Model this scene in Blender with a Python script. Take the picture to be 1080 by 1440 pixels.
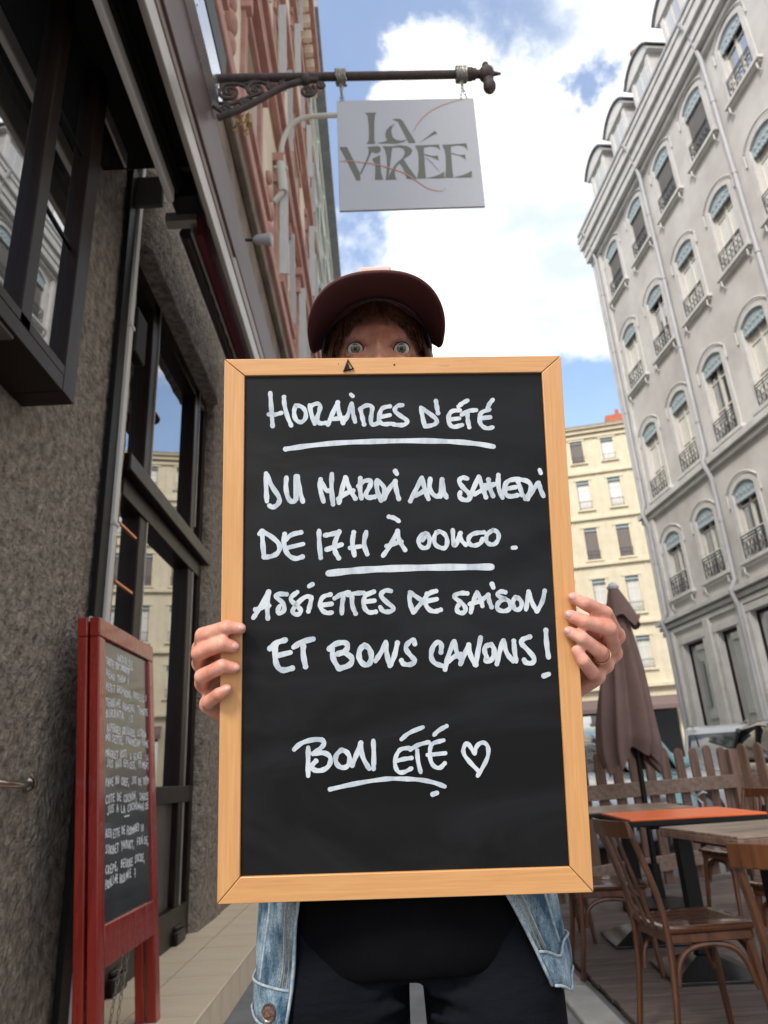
import bpy, bmesh, math, random
import numpy as np
from mathutils import Vector, Matrix, noise
random.seed(7)
rad = math.radians
S = bpy.context.scene
for o in list(bpy.data.objects): bpy.data.objects.remove(o)
COL = S.collection

# ------------------------------------------------------------------ camera
F = 998.0; CX = 540.0; CY = 720.0; H = 1.02
_up = Vector((-158., 2656., -F)).normalized()
_Y = Vector((0, -F*F/2656., -F)); _Y = (_Y - _Y.dot(_up)*_up).normalized()
_X = _Y.cross(_up)
R3 = Matrix((_X, _Y, _up))
CAM = Vector((0, 0, H))
cd = bpy.data.cameras.new('camera'); cam = bpy.data.objects.new('camera', cd); COL.objects.link(cam)
cam.matrix_world = Matrix.Translation(CAM) @ R3.to_4x4()
cd.sensor_width = 36; cd.lens = 36*F/1440; cd.clip_start = .02; cd.clip_end = 2000
cd.dof.use_dof = True; cd.dof.focus_distance = .86; cd.dof.aperture_fstop = 9.0
S.camera = cam
S.render.resolution_x = 768; S.render.resolution_y = 1024

# ------------------------------------------------------------------ sky
W = bpy.data.worlds.new("World"); S.world = W; W.use_nodes = True
nt = W.node_tree; nt.nodes.clear(); N = nt.nodes.new; L = nt.links.new
out = N('ShaderNodeOutputWorld')
sky = N('ShaderNodeTexSky'); sky.sky_type = 'NISHITA'; sky.sun_disc = False
SUN_EL = rad(42); SUN_AZ = rad(214)     # azimuth clockwise from +Y: behind the camera, to the left
sky.sun_elevation = SUN_EL; sky.sun_rotation = SUN_AZ
sky.air_density = 1.0; sky.dust_density = 1.6; sky.ozone_density = 1.0
bg1 = N('ShaderNodeBackground'); bg1.inputs[1].default_value = .15; L(sky.outputs[0], bg1.inputs[0])
bg2 = N('ShaderNodeBackground'); bg2.inputs[1].default_value = 1.0
mx = N('ShaderNodeMixShader'); L(bg1.outputs[0], mx.inputs[1]); L(bg2.outputs[0], mx.inputs[2]); L(mx.outputs[0], out.inputs[0])
tc = N('ShaderNodeTexCoord')
sep = N('ShaderNodeSeparateXYZ'); L(tc.outputs['Generated'], sep.inputs[0])
def M_(op, a=None, b=None, c=None, clamp=False):
    n = N('ShaderNodeMath'); n.operation = op; n.use_clamp = clamp
    for i, x in enumerate((a, b, c)):
        if x is None: continue
        if isinstance(x, (int, float)): n.inputs[i].default_value = x
        else: L(x, n.inputs[i])
    return n.outputs[0]
zz = M_('ADD', M_('MAXIMUM', sep.outputs[2], 0.0), .35)
cmb = N('ShaderNodeCombineXYZ'); L(M_('DIVIDE', sep.outputs[0], zz), cmb.inputs[0]); L(M_('DIVIDE', sep.outputs[1], zz), cmb.inputs[1])
def NZ(scale, det, rough, vec, dist=0., off=(0, 0, 0)):
    mp = N('ShaderNodeMapping'); mp.inputs['Location'].default_value = off; L(vec, mp.inputs[0])
    n = N('ShaderNodeTexNoise'); n.inputs['Scale'].default_value = scale; n.inputs['Detail'].default_value = det
    n.inputs['Roughness'].default_value = rough; n.inputs['Distortion'].default_value = dist
    L(mp.outputs[0], n.inputs['Vector']); return n.outputs[0]
n1 = NZ(2.3, 9, .58, cmb.outputs[0], .2, (3.1, 1.7, 0))
cov = M_('MULTIPLY', M_('SUBTRACT', n1, .5), 1.5)
cov = M_('ADD', cov, .42)
nw = N('ShaderNodeTexNoise'); nw.inputs['Scale'].default_value = 5; nw.inputs['Detail'].default_value = 7; nw.inputs['Roughness'].default_value = .6; L(tc.outputs['Generated'], nw.inputs['Vector'])
wv = N('ShaderNodeVectorMath'); wv.operation = 'MULTIPLY_ADD'; L(nw.outputs['Color'], wv.inputs[0]); wv.inputs[1].default_value = (.36, .36, .36); 
wv2 = N('ShaderNodeVectorMath'); wv2.operation = 'SUBTRACT'; L(tc.outputs['Generated'], wv2.inputs[0]); wv2.inputs[1].default_value = (.18, .18, .18); L(wv2.outputs[0], wv.inputs[2])
def hole(d, r, amt):
    vm = N('ShaderNodeVectorMath'); vm.operation = 'DISTANCE'; L(wv.outputs[0], vm.inputs[0])
    vm.inputs[1].default_value = Vector(d).normalized()
    mr = N('ShaderNodeMapRange'); mr.interpolation_type = 'SMOOTHSTEP'
    L(vm.outputs['Value'], mr.inputs[0]); mr.inputs[1].default_value = 0; mr.inputs[2].default_value = r
    mr.inputs[3].default_value = amt; mr.inputs[4].default_value = 0
    return mr.outputs[0]
# clear gaps between the clouds and the cloud banks themselves
for d, r, a in [((-.02, .56, .84), .27, -1.0), ((-.08, .69, .72), .15, -.85), ((.29, .59, .75), .07, -.75), ((.22, .56, .80), .09, -.35), ((.32, .83, .45), .13, -1.0),
                ((-.7, .2, .6), .5, -.8), ((.5, -.5, .7), .45, -.5), ((.1, -.8, .5), .35, -.7),
                ((.16, .66, .73), .22, .55), ((.20, .76, .60), .32, .5), ((.10, .62, .78), .11, .5)]:
    cov = M_('ADD', cov, hole(d, r, a))
mr = N('ShaderNodeMapRange'); mr.interpolation_type = 'SMOOTHSTEP'; L(cov, mr.inputs[0])
mr.inputs[1].default_value = .0; mr.inputs[2].default_value = .6; mr.inputs[3].default_value = .08; mr.inputs[4].default_value = 1.0
L(mr.outputs[0], mx.inputs[0])
n2 = NZ(1.8, 6, .55, cmb.outputs[0], .2, (8.3, 2.2, 0))
cr = N('ShaderNodeValToRGB'); cr.color_ramp.elements[0].position = .40; cr.color_ramp.elements[0].color = (.40, .445, .50, 1)
cr.color_ramp.elements[1].position = .60; cr.color_ramp.elements[1].color = (1.0, .97, .90, 1); L(n2, cr.inputs[0]); L(cr.outputs[0], bg2.inputs[0])

sd = bpy.data.lights.new('sun', 'SUN'); sd.energy = 1.5; sd.angle = rad(14); sd.color = (1, .95, .88)
so = bpy.data.objects.new('sun', sd); COL.objects.link(so)
sv = Vector((math.sin(SUN_AZ)*math.cos(SUN_EL), math.cos(SUN_AZ)*math.cos(SUN_EL), math.sin(SUN_EL)))
so.rotation_euler = sv.to_track_quat('Z', 'Y').to_euler(); so.location = (0, 0, 30)
vs = S.view_settings; vs.view_transform = 'Standard'; vs.look = 'None'; vs.gamma = 1; vs.exposure = 1.12; vs.use_curve_mapping = False
S.render.engine = 'CYCLES'

# ------------------------------------------------------------------ helpers
def ray(u, v): return (R3 @ Vector((u-CX, CY-v, -F))).normalized()
def on(u, v, p, n):
    d = ray(u, v); n = Vector(n); return CAM + d*((Vector(p)-CAM).dot(n)/d.dot(n))
def onx(u, v, x): return on(u, v, (x, 0, 0), (1, 0, 0))
def ony(u, v, y): return on(u, v, (0, y, 0), (0, 1, 0))
def onz(u, v, z): return on(u, v, (0, 0, z), (0, 0, 1))

def mat(name, col, rough=.6, col2=None, scale=8., det=5, bump=0., bscale=None, stretch=(1, 1, 1), metal=0., spec=.5, coat=0., ior=1.5, lo=.35, hi=.65, bdist=.01, trans=0., dist=0.):
    m = bpy.data.materials.new(name); m.use_nodes = True
    t = m.node_tree; b = t.nodes['Principled BSDF']
    b.inputs['Base Color'].default_value = (*col, 1); b.inputs['Roughness'].default_value = rough
    b.inputs['Metallic'].default_value = metal; b.inputs['Specular IOR Level'].default_value = spec
    b.inputs['IOR'].default_value = ior; b.inputs['Coat Weight'].default_value = coat
    b.inputs['Transmission Weight'].default_value = trans
    tcn = t.nodes.new('ShaderNodeTexCoord'); mp = t.nodes.new('ShaderNodeMapping'); mp.inputs['Scale'].default_value = stretch
    t.links.new(tcn.outputs['Object'], mp.inputs[0])
    if col2 is not None:
        n = t.nodes.new('ShaderNodeTexNoise'); n.inputs['Scale'].default_value = scale; n.inputs['Detail'].default_value = det
        n.inputs['Roughness'].default_value = .6; n.inputs['Distortion'].default_value = dist
        t.links.new(mp.outputs[0], n.inputs['Vector'])
        r = t.nodes.new('ShaderNodeValToRGB'); r.color_ramp.elements[0].position = lo; r.color_ramp.elements[1].position = hi
        r.color_ramp.elements[0].color = (*col, 1); r.color_ramp.elements[1].color = (*col2, 1)
        t.links.new(n.outputs[0], r.inputs[0]); t.links.new(r.outputs[0], b.inputs['Base Color'])
        rr = t.nodes.new('ShaderNodeMapRange'); rr.inputs[3].default_value = max(0, rough-.08); rr.inputs[4].default_value = min(1, rough+.1)
        t.links.new(n.outputs[0], rr.inputs[0]); t.links.new(rr.outputs[0], b.inputs['Roughness'])
    if bump:
        n = t.nodes.new('ShaderNodeTexNoise'); n.inputs['Scale'].default_value = bscale or scale; n.inputs['Detail'].default_value = 6
        t.links.new(mp.outputs[0], n.inputs['Vector'])
        bp = t.nodes.new('ShaderNodeBump'); bp.inputs['Strength'].default_value = bump; bp.inputs['Distance'].default_value = bdist
        t.links.new(n.outputs[0], bp.inputs['Height']); t.links.new(bp.outputs[0], b.inputs['Normal'])
    return m

class MB:
    def __init__(s): s.v = []; s.f = []
    def add(s, v, f):
        k = len(s.v); s.v += [tuple(x) for x in v]; s.f += [tuple(i+k for i in q) for q in f]; return s
    def box(s, x0, x1, y0, y1, z0, z1):
        return s.add([(x0,y0,z0),(x1,y0,z0),(x1,y1,z0),(x0,y1,z0),(x0,y0,z1),(x1,y0,z1),(x1,y1,z1),(x0,y1,z1)],
                     [(0,3,2,1),(4,5,6,7),(0,1,5,4),(1,2,6,5),(2,3,7,6),(3,0,4,7)])
    def bar(s, a, b, w, h, up=(0, 0, 1)):
        a = Vector(a); b = Vector(b); d = (b-a).normalized(); up = Vector(up)
        sx = d.cross(up)
        if sx.length < 1e-4: sx = d.cross(Vector((1, 0, 0)))
        sx.normalize(); sz = sx.cross(d)
        v = []
        for p in (a, b):
            for i, j in ((-1, -1), (1, -1), (1, 1), (-1, 1)): v.append(p+sx*i*w/2+sz*j*h/2)
        return s.add(v, [(0,1,2,3),(7,6,5,4),(0,4,5,1),(1,5,6,2),(2,6,7,3),(3,7,4,0)])
    def tube(s, pts, r, n=8, closed=False, flat=1.):
        pts = [Vector(p) for p in pts]; m = len(pts)
        if isinstance(r, (int, float)): r = [r]*m
        v = []; f = []; ref = None
        for i, p in enumerate(pts):
            a = pts[(i-1) % m] if (i or closed) else p; b = pts[(i+1) % m] if (i < m-1 or closed) else p
            d = (b-a).normalized()
            if ref is None: ref = d.orthogonal().normalized()
            ref = (ref-ref.dot(d)*d)
            ref = ref.normalized() if ref.length > 1e-5 else d.orthogonal().normalized()
            q = d.cross(ref)
            for k in range(n):
                t = 2*math.pi*k/n; v.append(p+(ref*math.cos(t)+q*math.sin(t)*flat)*r[i])
        for i in range(m if closed else m-1):
            j = (i+1) % m
            for k in range(n): f.append((i*n+k, i*n+(k+1) % n, j*n+(k+1) % n, j*n+k))
        if not closed: f.append(tuple(range(n))[::-1]); f.append(tuple((m-1)*n+k for k in range(n)))
        return s.add(v, f)
    def ball(s, c, r, n=12, sc=(1, 1, 1), rot=None):
        v = []; f = []; c = Vector(c); m = n//2+1
        for i in range(1, m):
            a = math.pi*i/m
            for k in range(n):
                b = 2*math.pi*k/n; q = Vector((math.sin(a)*math.cos(b)*sc[0], math.sin(a)*math.sin(b)*sc[1], math.cos(a)*sc[2]))*r
                if rot: q = rot @ q
                v.append(c+q)
        t = Vector((0, 0, r*sc[2])); t = rot @ t if rot else t
        v += [c+t, c-t]; a = len(v)-2
        for i in range(m-2):
            for k in range(n): f.append((i*n+k, (i+1)*n+k, (i+1)*n+(k+1) % n, i*n+(k+1) % n))
        for k in range(n): f.append((a, k, (k+1) % n)); f.append((a+1, (m-2)*n+(k+1) % n, (m-2)*n+k))
        return s.add(v, f)
    def limb(s, pts, rs, n=14):
        for i in range(len(pts)):
            s.ball(pts[i], rs[i], n)
            if i: s.tube([pts[i-1], pts[i]], [rs[i-1], rs[i]], n)
        return s
    def loft(s, rings, caps=True):
        n = len(rings[0]); k = len(s.v)
        for q in rings: s.v += [tuple(p) for p in q]
        for i in range(len(rings)-1):
            for j in range(n): s.f.append((k+i*n+j, k+i*n+(j+1) % n, k+(i+1)*n+(j+1) % n, k+(i+1)*n+j))
        if caps: s.f.append(tuple(k+j for j in range(n))[::-1]); s.f.append(tuple(k+(len(rings)-1)*n+j for j in range(n)))
        return s
    def prism(s, poly, o, u, v, w, t):
        o, u, v, w = map(Vector, (o, u, v, w)); n = len(poly)
        a = [o+u*x+v*y for x, y in poly]; b = [p+w*t for p in a]
        return s.add(a+b, [tuple(range(n)), tuple(range(n, 2*n))[::-1]]+[((i+1) % n, i, n+i, n+(i+1) % n) for i in range(n)])
    def lathe(s, prof, c, n=20, axis='z'):
        rings = []
        for r, z in prof:
            q = []
            for k in range(n):
                t = 2*math.pi*k/n
                p = (r*math.cos(t), r*math.sin(t), z) if axis == 'z' else (z, r*math.cos(t), r*math.sin(t))
                q.append((p[0]+c[0], p[1]+c[1], p[2]+c[2]))
            rings.append(q)
        return s.loft(rings)
    def grid(s, P, closed_u=False):
        m = len(P); n = len(P[0]); k = len(s.v)
        for r in P: s.v += [tuple(p) for p in r]
        for i in range(m-1):
            for j in range(n if closed_u else n-1): s.f.append((k+i*n+j, k+i*n+(j+1) % n, k+(i+1)*n+(j+1) % n, k+(i+1)*n+j))
        return s
    def mesh(s, name='mesh'):
        me = bpy.data.meshes.new(name); me.from_pydata(s.v, [], s.f); me.update(); return me
    def build(s, name, m, parent=None, smooth=True, bevel=0, world=False, ang=35, label=None, kind=None, solid=0, fix=True):
        if world and parent: 
            inv = wm(parent).inverted(); s.v = [tuple(inv @ Vector(p)) for p in s.v]
        me = s.mesh(name)
        if fix:
            bm = bmesh.new(); bm.from_mesh(me); bmesh.ops.recalc_face_normals(bm, faces=bm.faces); bm.to_mesh(me); bm.free()
        return link(name, me, m, parent, smooth, bevel, ang, label, kind, solid)
def link(name, me, m, parent=None, smooth=True, bevel=0, ang=35, label=None, kind=None, solid=0):
    o = bpy.data.objects.new(name, me); COL.objects.link(o)
    if m is not None:
        me.materials.clear(); me.materials.append(m)
    if smooth:
        me.shade_smooth()
        if ang < 180: me.set_sharp_from_angle(angle=rad(ang))
    if solid: q = o.modifiers.new('solid', 'SOLIDIFY'); q.thickness = solid; q.offset = 0
    if bevel:
        q = o.modifiers.new('bevel', 'BEVEL'); q.width = bevel; q.segments = 2; q.limit_method = 'ANGLE'; q.angle_limit = rad(40)
    if parent: o.parent = parent
    if label: o['label'] = label
    if kind: o['kind'] = kind
    return o
def wm(o):
    m = o.matrix_basis.copy()
    while o.parent: o = o.parent; m = o.matrix_basis @ m
    return m
def thing(name, label, cat, loc=(0, 0, 0), rz=0, group=None):
    o = bpy.data.objects.new(name, None); COL.objects.link(o); o.empty_display_size = .1
    o.location = loc; o.rotation_euler = (0, 0, rz); o['label'] = label; o['category'] = cat
    if group: o['group'] = group
    return o
def tag(o, label, cat, group=None):
    o['label'] = label; o['category'] = cat
    if group: o['group'] = group
    return o
KIDS = {}
def copy_tree(o, parent=None):
    c = o.copy(); COL.objects.link(c)
    if parent: c.parent = parent
    for ch in [x for x in bpy.data.objects if x.parent == o]: copy_tree(ch, c)
    return c
def inst(name, me, parent, loc=(0, 0, 0), rz=0, sc=None, m=None):
    o = bpy.data.objects.new(name, me); COL.objects.link(o); o.parent = parent; o.location = loc; o.rotation_euler = (0, 0, rz)
    if sc: o.scale = sc
    return o
def ready(mb, m, name, smooth=True, ang=35):
    me = mb.mesh(name); bm = bmesh.new(); bm.from_mesh(me); bmesh.ops.recalc_face_normals(bm, faces=bm.faces); bm.to_mesh(me); bm.free()
    me.materials.append(m)
    if smooth: me.shade_smooth(); me.set_sharp_from_angle(angle=rad(ang))
    return me
def remesh(mb, vox, it=2, fac=.5):
    me = mb.mesh('tmp'); bm = bmesh.new(); bm.from_mesh(me); bmesh.ops.recalc_face_normals(bm, faces=bm.faces); bm.to_mesh(me); bm.free()
    o = bpy.data.objects.new('tmp', me); COL.objects.link(o)
    q = o.modifiers.new('r', 'REMESH'); q.mode = 'VOXEL'; q.voxel_size = vox
    if it: q = o.modifiers.new('s', 'SMOOTH'); q.factor = fac; q.iterations = it
    dg = bpy.context.evaluated_depsgraph_get(); dg.update()
    r = bpy.data.meshes.new_from_object(o.evaluated_get(dg)); bpy.data.objects.remove(o); return r
def join_meshes(ms, name):
    bm = bmesh.new()
    for m in ms: bm.from_mesh(m)
    r = bpy.data.meshes.new(name); bm.to_mesh(r); bm.free(); return r
def smooth_line(p, it=2):
    p = [Vector(q) for q in p]
    if len(p) < 3: return p
    for _ in range(it):
        q = [p[0]]
        for i in range(len(p)-1): q += [p[i]*.75+p[i+1]*.25, p[i]*.25+p[i+1]*.75]
        q.append(p[-1]); p = q
    return p
def wall_holes(mb, x0, x1, z0, z1, holes, front, back):
    """solid wall in local x/z with rectangular holes, y from back to front (front > back)"""
    xs = sorted({x0, x1, *[h[0] for h in holes], *[h[1] for h in holes]}); zs = sorted({z0, z1, *[h[2] for h in holes], *[h[3] for h in holes]})
    def solid(i, j):
        if i < 0 or j < 0 or i >= len(xs)-1 or j >= len(zs)-1: return False
        cx = (xs[i]+xs[i+1])/2; cz = (zs[j]+zs[j+1])/2
        return not any(h[0] < cx < h[1] and h[2] < cz < h[3] for h in holes)
    for i in range(len(xs)-1):
        for j in range(len(zs)-1):
            if not solid(i, j): continue
            a, b, c, d = xs[i], xs[i+1], zs[j], zs[j+1]
            mb.add([(a,front,c),(b,front,c),(b,front,d),(a,front,d)], [(0,1,2,3)])
            mb.add([(a,back,c),(b,back,c),(b,back,d),(a,back,d)], [(3,2,1,0)])
            if not solid(i-1, j): mb.add([(a,front,c),(a,front,d),(a,back,d),(a,back,c)], [(0,1,2,3)])
            if not solid(i+1, j): mb.add([(b,front,c),(b,front,d),(b,back,d),(b,back,c)], [(3,2,1,0)])
            if not solid(i, j-1): mb.add([(a,front,c),(b,front,c),(b,back,c),(a,back,c)], [(3,2,1,0)])
            if not solid(i, j+1): mb.add([(a,front,d),(b,front,d),(b,back,d),(a,back,d)], [(0,1,2,3)])
    return mb

# ------------------------------------------------------------------ materials
m_asph = mat('asphalt', (.16, .16, .165), .85, (.24, .24, .24), 3, 8, .4, 180, bdist=.004)
m_kerb = mat('kerb granite', (.30, .29, .27), .8, (.42, .41, .39), 6, 8, .4, 90, bdist=.003)
m_tile = mat('beige tile', (.78, .62, .43), .42, (.86, .73, .55), 3, 6, .12, 40, stretch=(1, 3, 1), bdist=.002)
m_grout = mat('grout', (.20, .155, .115), .9)
m_stone = mat('roughcast stone', (.19, .157, .124), .95, (.50, .425, .345), 20, 12, 1.0, 48, bdist=.07)
m_stone2 = mat('band stone', (.15, .115, .09), .9, (.26, .205, .165), 3, 8, .5, 20, bdist=.02)
m_dwood = mat('dark brown woodwork', (.012, .0065, .0055), .36, (.020, .011, .009), 6, 4, .1, 30, stretch=(4, 4, .6), bdist=.002, spec=.18)
m_black = mat('black metal', (.007, .007, .007), .5, spec=.25)
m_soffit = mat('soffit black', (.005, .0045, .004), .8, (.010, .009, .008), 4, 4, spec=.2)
m_alu = mat('weathered aluminium', (.42, .39, .35), .42, (.55, .52, .48), 7, 5, metal=.6, stretch=(1, .2, 1))
m_pvc = mat('grey white conduit', (.62, .59, .54), .45, (.62, .60, .56), 5, 4, stretch=(1, 1, .3))
m_mauve = mat('mauve painted fascia', (.095, .058, .056), .5, (.12, .075, .07), 5, 4, stretch=(1, .3, 1))
m_flash = mat('zinc flashing', (.62, .66, .72), .28, (.70, .70, .72), 4, 4, metal=.85, bump=.1, bscale=3, bdist=.01)
m_redfab = mat('dark red canvas', (.10, .008, .014), .85, (.13, .012, .018), 30, 4)
m_glass = mat('window glass', (.012, .013, .014), .015, spec=1.0, ior=3.0)
m_glass2 = mat('dusty window glass', (.05, .05, .048), .05, (.075, .075, .07), 5, 4, spec=1.0, ior=1.9)
m_curt = mat('net curtain behind glass', (.62, .61, .56), .12, (.76, .74, .68), 20, 3, stretch=(6, 6, .3), spec=1.0, ior=1.7)
m_chrome = mat('chrome', (.65, .62, .58), .18, metal=1.)
m_iron = mat('rusty wrought iron', (.045, .030, .024), .6, (.09, .06, .048), 30, 6, .4, 60, bdist=.002)
m_leaf = mat('yellow green leaf', (.20, .22, .03), .6, (.35, .22, .03), 20, 3)
m_cream = mat('cream render', (.70, .58, .43), .85, (.78, .67, .52), 1.5, 7, .15, 30, bdist=.005)
m_pink = mat('dusky pink stone', (.42, .215, .175), .8, (.54, .30, .25), 3, 7, .3, 18, bdist=.01)
m_shut = mat('grey white shutter', (.50, .50, .48), .6, (.58, .58, .55), 5, 4)
m_pale = mat('pale green grey render', (.55, .56, .49), .85, (.64, .65, .58), 1.2, 7)
m_pale2 = mat('pale trim', (.56, .56, .50), .8, (.62, .62, .56), 3, 5)
m_rend = mat('grey beige render', (.47, .445, .425), .9, (.66, .64, .62), .55, 10, .15, 25, bdist=.006)
m_trim = mat('grey stone trim', (.54, .525, .505), .8, (.66, .65, .63), 3, 8, .2, 20, bdist=.005)
m_rain = mat('grey downpipe', (.36, .36, .38), .5, (.44, .44, .46), 4, 5, stretch=(1, 1, .3))
m_lamb = mat('blue grey lambrequin', (.27, .34, .37), .6, (.44, .51, .54), 26, 3, .5, 40, bdist=.01)
m_rail = mat('dark iron railing', (.035, .045, .055), .5)
m_wfr = mat('white painted window frame', (.62, .60, .55), .5, (.70, .68, .62), 6, 4)
m_blind = mat('grey roller shutter', (.18, .17, .16), .7, (.22, .21, .20), 4, 4)
m_zinc = mat('zinc roof', (.17, .18, .19), .5, (.24, .25, .26), 3, 5)
m_yel = mat('pale yellow render', (.60, .525, .375), .85, (.69, .61, .455), 1, 6)
m_yelt = mat('yellow stone trim', (.62, .53, .37), .8, (.70, .61, .45), 2, 6)
m_brick = mat('red brick chimney', (.38, .10, .05), .85, (.50, .16, .08), 6, 5)
m_shop = mat('dark shopfront', (.05, .035, .035), .5)
m_brownaw = mat('brown awning canvas', (.17, .12, .105), .8)

m_fpost = mat('weathered brown fence wood', (.125, .070, .050), .75, (.24, .15, .115), 7, 7, .5, 20, stretch=(5, 5, .5), bdist=.004)
m_frail = mat('weathered fence rail', (.19, .125, .095), .75, (.32, .23, .18), 7, 7, .5, 20, stretch=(.6, 5, 5), bdist=.004)
m_deck = mat('grey brown deck boards', (.085, .062, .052), .7, (.17, .135, .12), 5, 8, .5, 16, stretch=(.5, 6, 3), bdist=.004)
m_chair = mat('varnished brown wood', (.055, .020, .008), .38, (.125, .045, .017), 5, 6, .1, 20, stretch=(6, 6, .7), coat=.2, bdist=.002)
m_seat = mat('varnished dark seat', (.05, .018, .008), .26, (.095, .034, .014), 5, 6, .08, 20, stretch=(.8, 6, 3), coat=.5, bdist=.002)
m_orange = mat('orange laminate', (.86, .145, .025), .38, (.90, .17, .035), 20, 3)
m_wtop = mat('worn grey brown table top', (.12, .07, .045), .35, (.36, .27, .20), 4, 8, .2, 14, stretch=(.8, 5, 1), bdist=.002, dist=1.)
m_taupe = mat('taupe parasol canvas', (.155, .095, .082), .85, (.20, .128, .112), 4, 6, .2, 300, bdist=.001)

m_red = mat('red stained wood', (.25, .016, .010), .26, (.34, .028, .016), 5, 6, .1, 30, stretch=(5, 5, .6), coat=.3, bdist=.001)
m_slate = mat('slate writing panel', (.035, .040, .045), .22, (.055, .06, .066), 5, 7, coat=.3)
m_chalk = mat('white chalk marker', (.72, .76, .80), .7, (.85, .88, .90), 120, 3)
m_panel = mat('black chalkboard', (.0042, .0044, .0048), .5, (.024, .025, .028), 3, 12, .25, 900, lo=.42, hi=.9, stretch=(1, 1, 3), dist=1.2, bdist=.0006, spec=.22)
m_signw = mat('white sign panel', (.49, .485, .51), .55, (.52, .515, .535), 2, 4)
m_signg = mat('sage green print', (.155, .155, .118), .6)
m_signo = mat('thin orange line print', (.62, .30, .20), .6)
m_steel = mat('galvanised chain', (.35, .33, .30), .4, metal=.8)

# ================================================================== SETTING
g = MB(); g.add([(-400, -400, 0), (400, -400, 0), (400, 700, 0), (-400, 700, 0)], [(0, 1, 2, 3)])
g.build('ground', m_asph, kind='structure', smooth=False)

# kerb stones beside the deck
k = thing('kerb', 'line of pale granite kerb stones along the edge of the terrace deck', 'kerb', (.86, 0, 0)); 
for i in range(9):
    b = MB(); y0 = 1.2+i*.95; b.box(.78, .94, y0+.004, y0+.946, -.05, .022+random.uniform(-.002, .002))
    b.build('kerb_stone', m_kerb, k, world=True, bevel=.008)

# ------------------------------------------------------------------ tiled step
st = thing('tiled_step', 'low step of beige ceramic tiles running along the restaurant front', 'step', (-1.1, 3, 0))
MB().box(-1.40, -.806, -1, 9.9, 0, .152).build('step_core', m_grout, st, world=True, smooth=False)
tl = ready(MB().box(0, .289, 0, .319, 0, .010), m_tile, 'tile')
tr_ = ready(MB().box(0, .008, 0, .2205, 0, .150), m_tile, 'riser')
inv = wm(st).inverted()
for j in range(24):
    for i in range(2):
        o = inst('tile', tl, st, inv @ Vector((-.80-.296*(i+1), 1.8+j*.326, .150+random.uniform(0, .0008))))
    if j < 30:
        inst('riser_tile', tr_, st, inv @ Vector((-.806, 1.8+j*.226, .002)))
for j in range(24, 32): inst('riser_tile', tr_, st, inv @ Vector((-.806, 1.8+j*.226, .002)))
MB().box(-.806, -.793, 1.8, 9.6, .1525, .163).build('edge_trim', m_tile, st, world=True, bevel=.003)

# ------------------------------------------------------------------ restaurant building (left)
rb = thing('restaurant_building', 'restaurant building with roughcast stone piers at street level and pink and cream floors above', 'building', (-1.6, 5, 0))
def rough_pier(x0, x1, y0, y1, z0, z1, nm='stone_pier', amp=.012, st_=.05):
    ny = max(2, int((y1-y0)/st_)); nz = max(2, int((z1-z0)/st_)); nx = max(2, int((x1-x0)/.06))
    # closed perimeter path in x/y then loft in z
    per = [(x0, y0+(y1-y0)*i/ny) for i in range(ny)]+[(x0+(x1-x0)*i/nx, y1) for i in range(nx)]+[(x1, y1-(y1-y0)*i/ny) for i in range(ny)]+[(x1-(x1-x0)*i/nx, y0) for i in range(nx)]
    rings = []
    cx = (x0+x1)/2; cy = (y0+y1)/2
    for j in range(nz+1):
        z = z0+(z1-z0)*j/nz; q = []
        for x, y in per:
            d = noise.noise(Vector((x*9, y*9, z*9)))*.6+noise.noise(Vector((x*24, y*24, z*24)))*.5
            dx = 1 if abs(x-x1) < 1e-6 else (-1 if abs(x-x0) < 1e-6 else 0); dy = 1 if abs(y-y1) < 1e-6 else (-1 if abs(y-y0) < 1e-6 else 0)
            e = .014 if dx and dy else 0
            q.append((x+dx*(d*amp-e), y+dy*(d*amp-e), z))
        rings.append(q)
    b = MB(); b.loft(rings); return b.build(nm, m_stone, rb, world=True, ang=180)
rough_pier(-1.75, -1.25, 1.0, 3.35, .0, 4.75, 'stone_pier', .012, .035)
rough_pier(-1.75, -1.25, 5.22, 5.95, .0, 4.6, 'stone_pier', .014, .04)
rough_pier(-1.75, -1.21, 3.35, 5.22, 4.0, 4.6, 'stone_lintel', .02, .05)
# upper wall stack
b = MB(); wins = []
MB().box(-1.75, -1.26, 5.95, 16, 0, 7.5).build('ground_floor_wall', m_stone2, rb, world=True, smooth=False)
MB().box(-1.75, -1.26, -.4, 5.95, 4.6, 7.5).build('entresol_wall', m_stone2, rb, world=True, smooth=False)
MB().box(-1.26, -1.17, 3.2, 16, 7.25, 7.55).build('stone_band', m_stone2, rb, world=True, bevel=.02)
MB().box(-1.26, -1.20, 3.2, 16, 5.6, 5.75).build('stone_band', m_stone2, rb, world=True, bevel=.02)
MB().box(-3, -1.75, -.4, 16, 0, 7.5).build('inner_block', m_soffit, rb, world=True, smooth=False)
FL = [(8.15, 10.0), (11.9, 14.0), (15.6, 17.4), (18.9, 20.2)]
YW = [1.2, 3.9, 6.6, 9.3, 12.0, 14.7]
def rotwall(x0, holes, y0, y1, z0, z1, m, name, parent, depth=.4):
    b = MB(); wall_holes(b, y0, y1, z0, z1, holes, 0, -depth)
    b.v = [(x0+p[1], p[0], p[2]) for p in b.v]; return b.build(name, m, parent, world=True, smooth=False)
hs = [(y-.5, y+.5, a, c) for a, c in FL for y in YW]
rotwall(-1.25, hs, -.4, 16, 7.5, 21.5, m_cream, 'upper_wall', rb)
wfr = MB(); wfr.box(-.5, .5, -.3, -.24, 0, .06).box(-.5, .5, -.3, -.24, 1.76, 1.82).box(-.5, -.44, -.3, -.24, .06, 1.76).box(.44, .5, -.3, -.24, .06, 1.76).box(-.03, .03, -.3, -.24, .06, 1.76)
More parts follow.
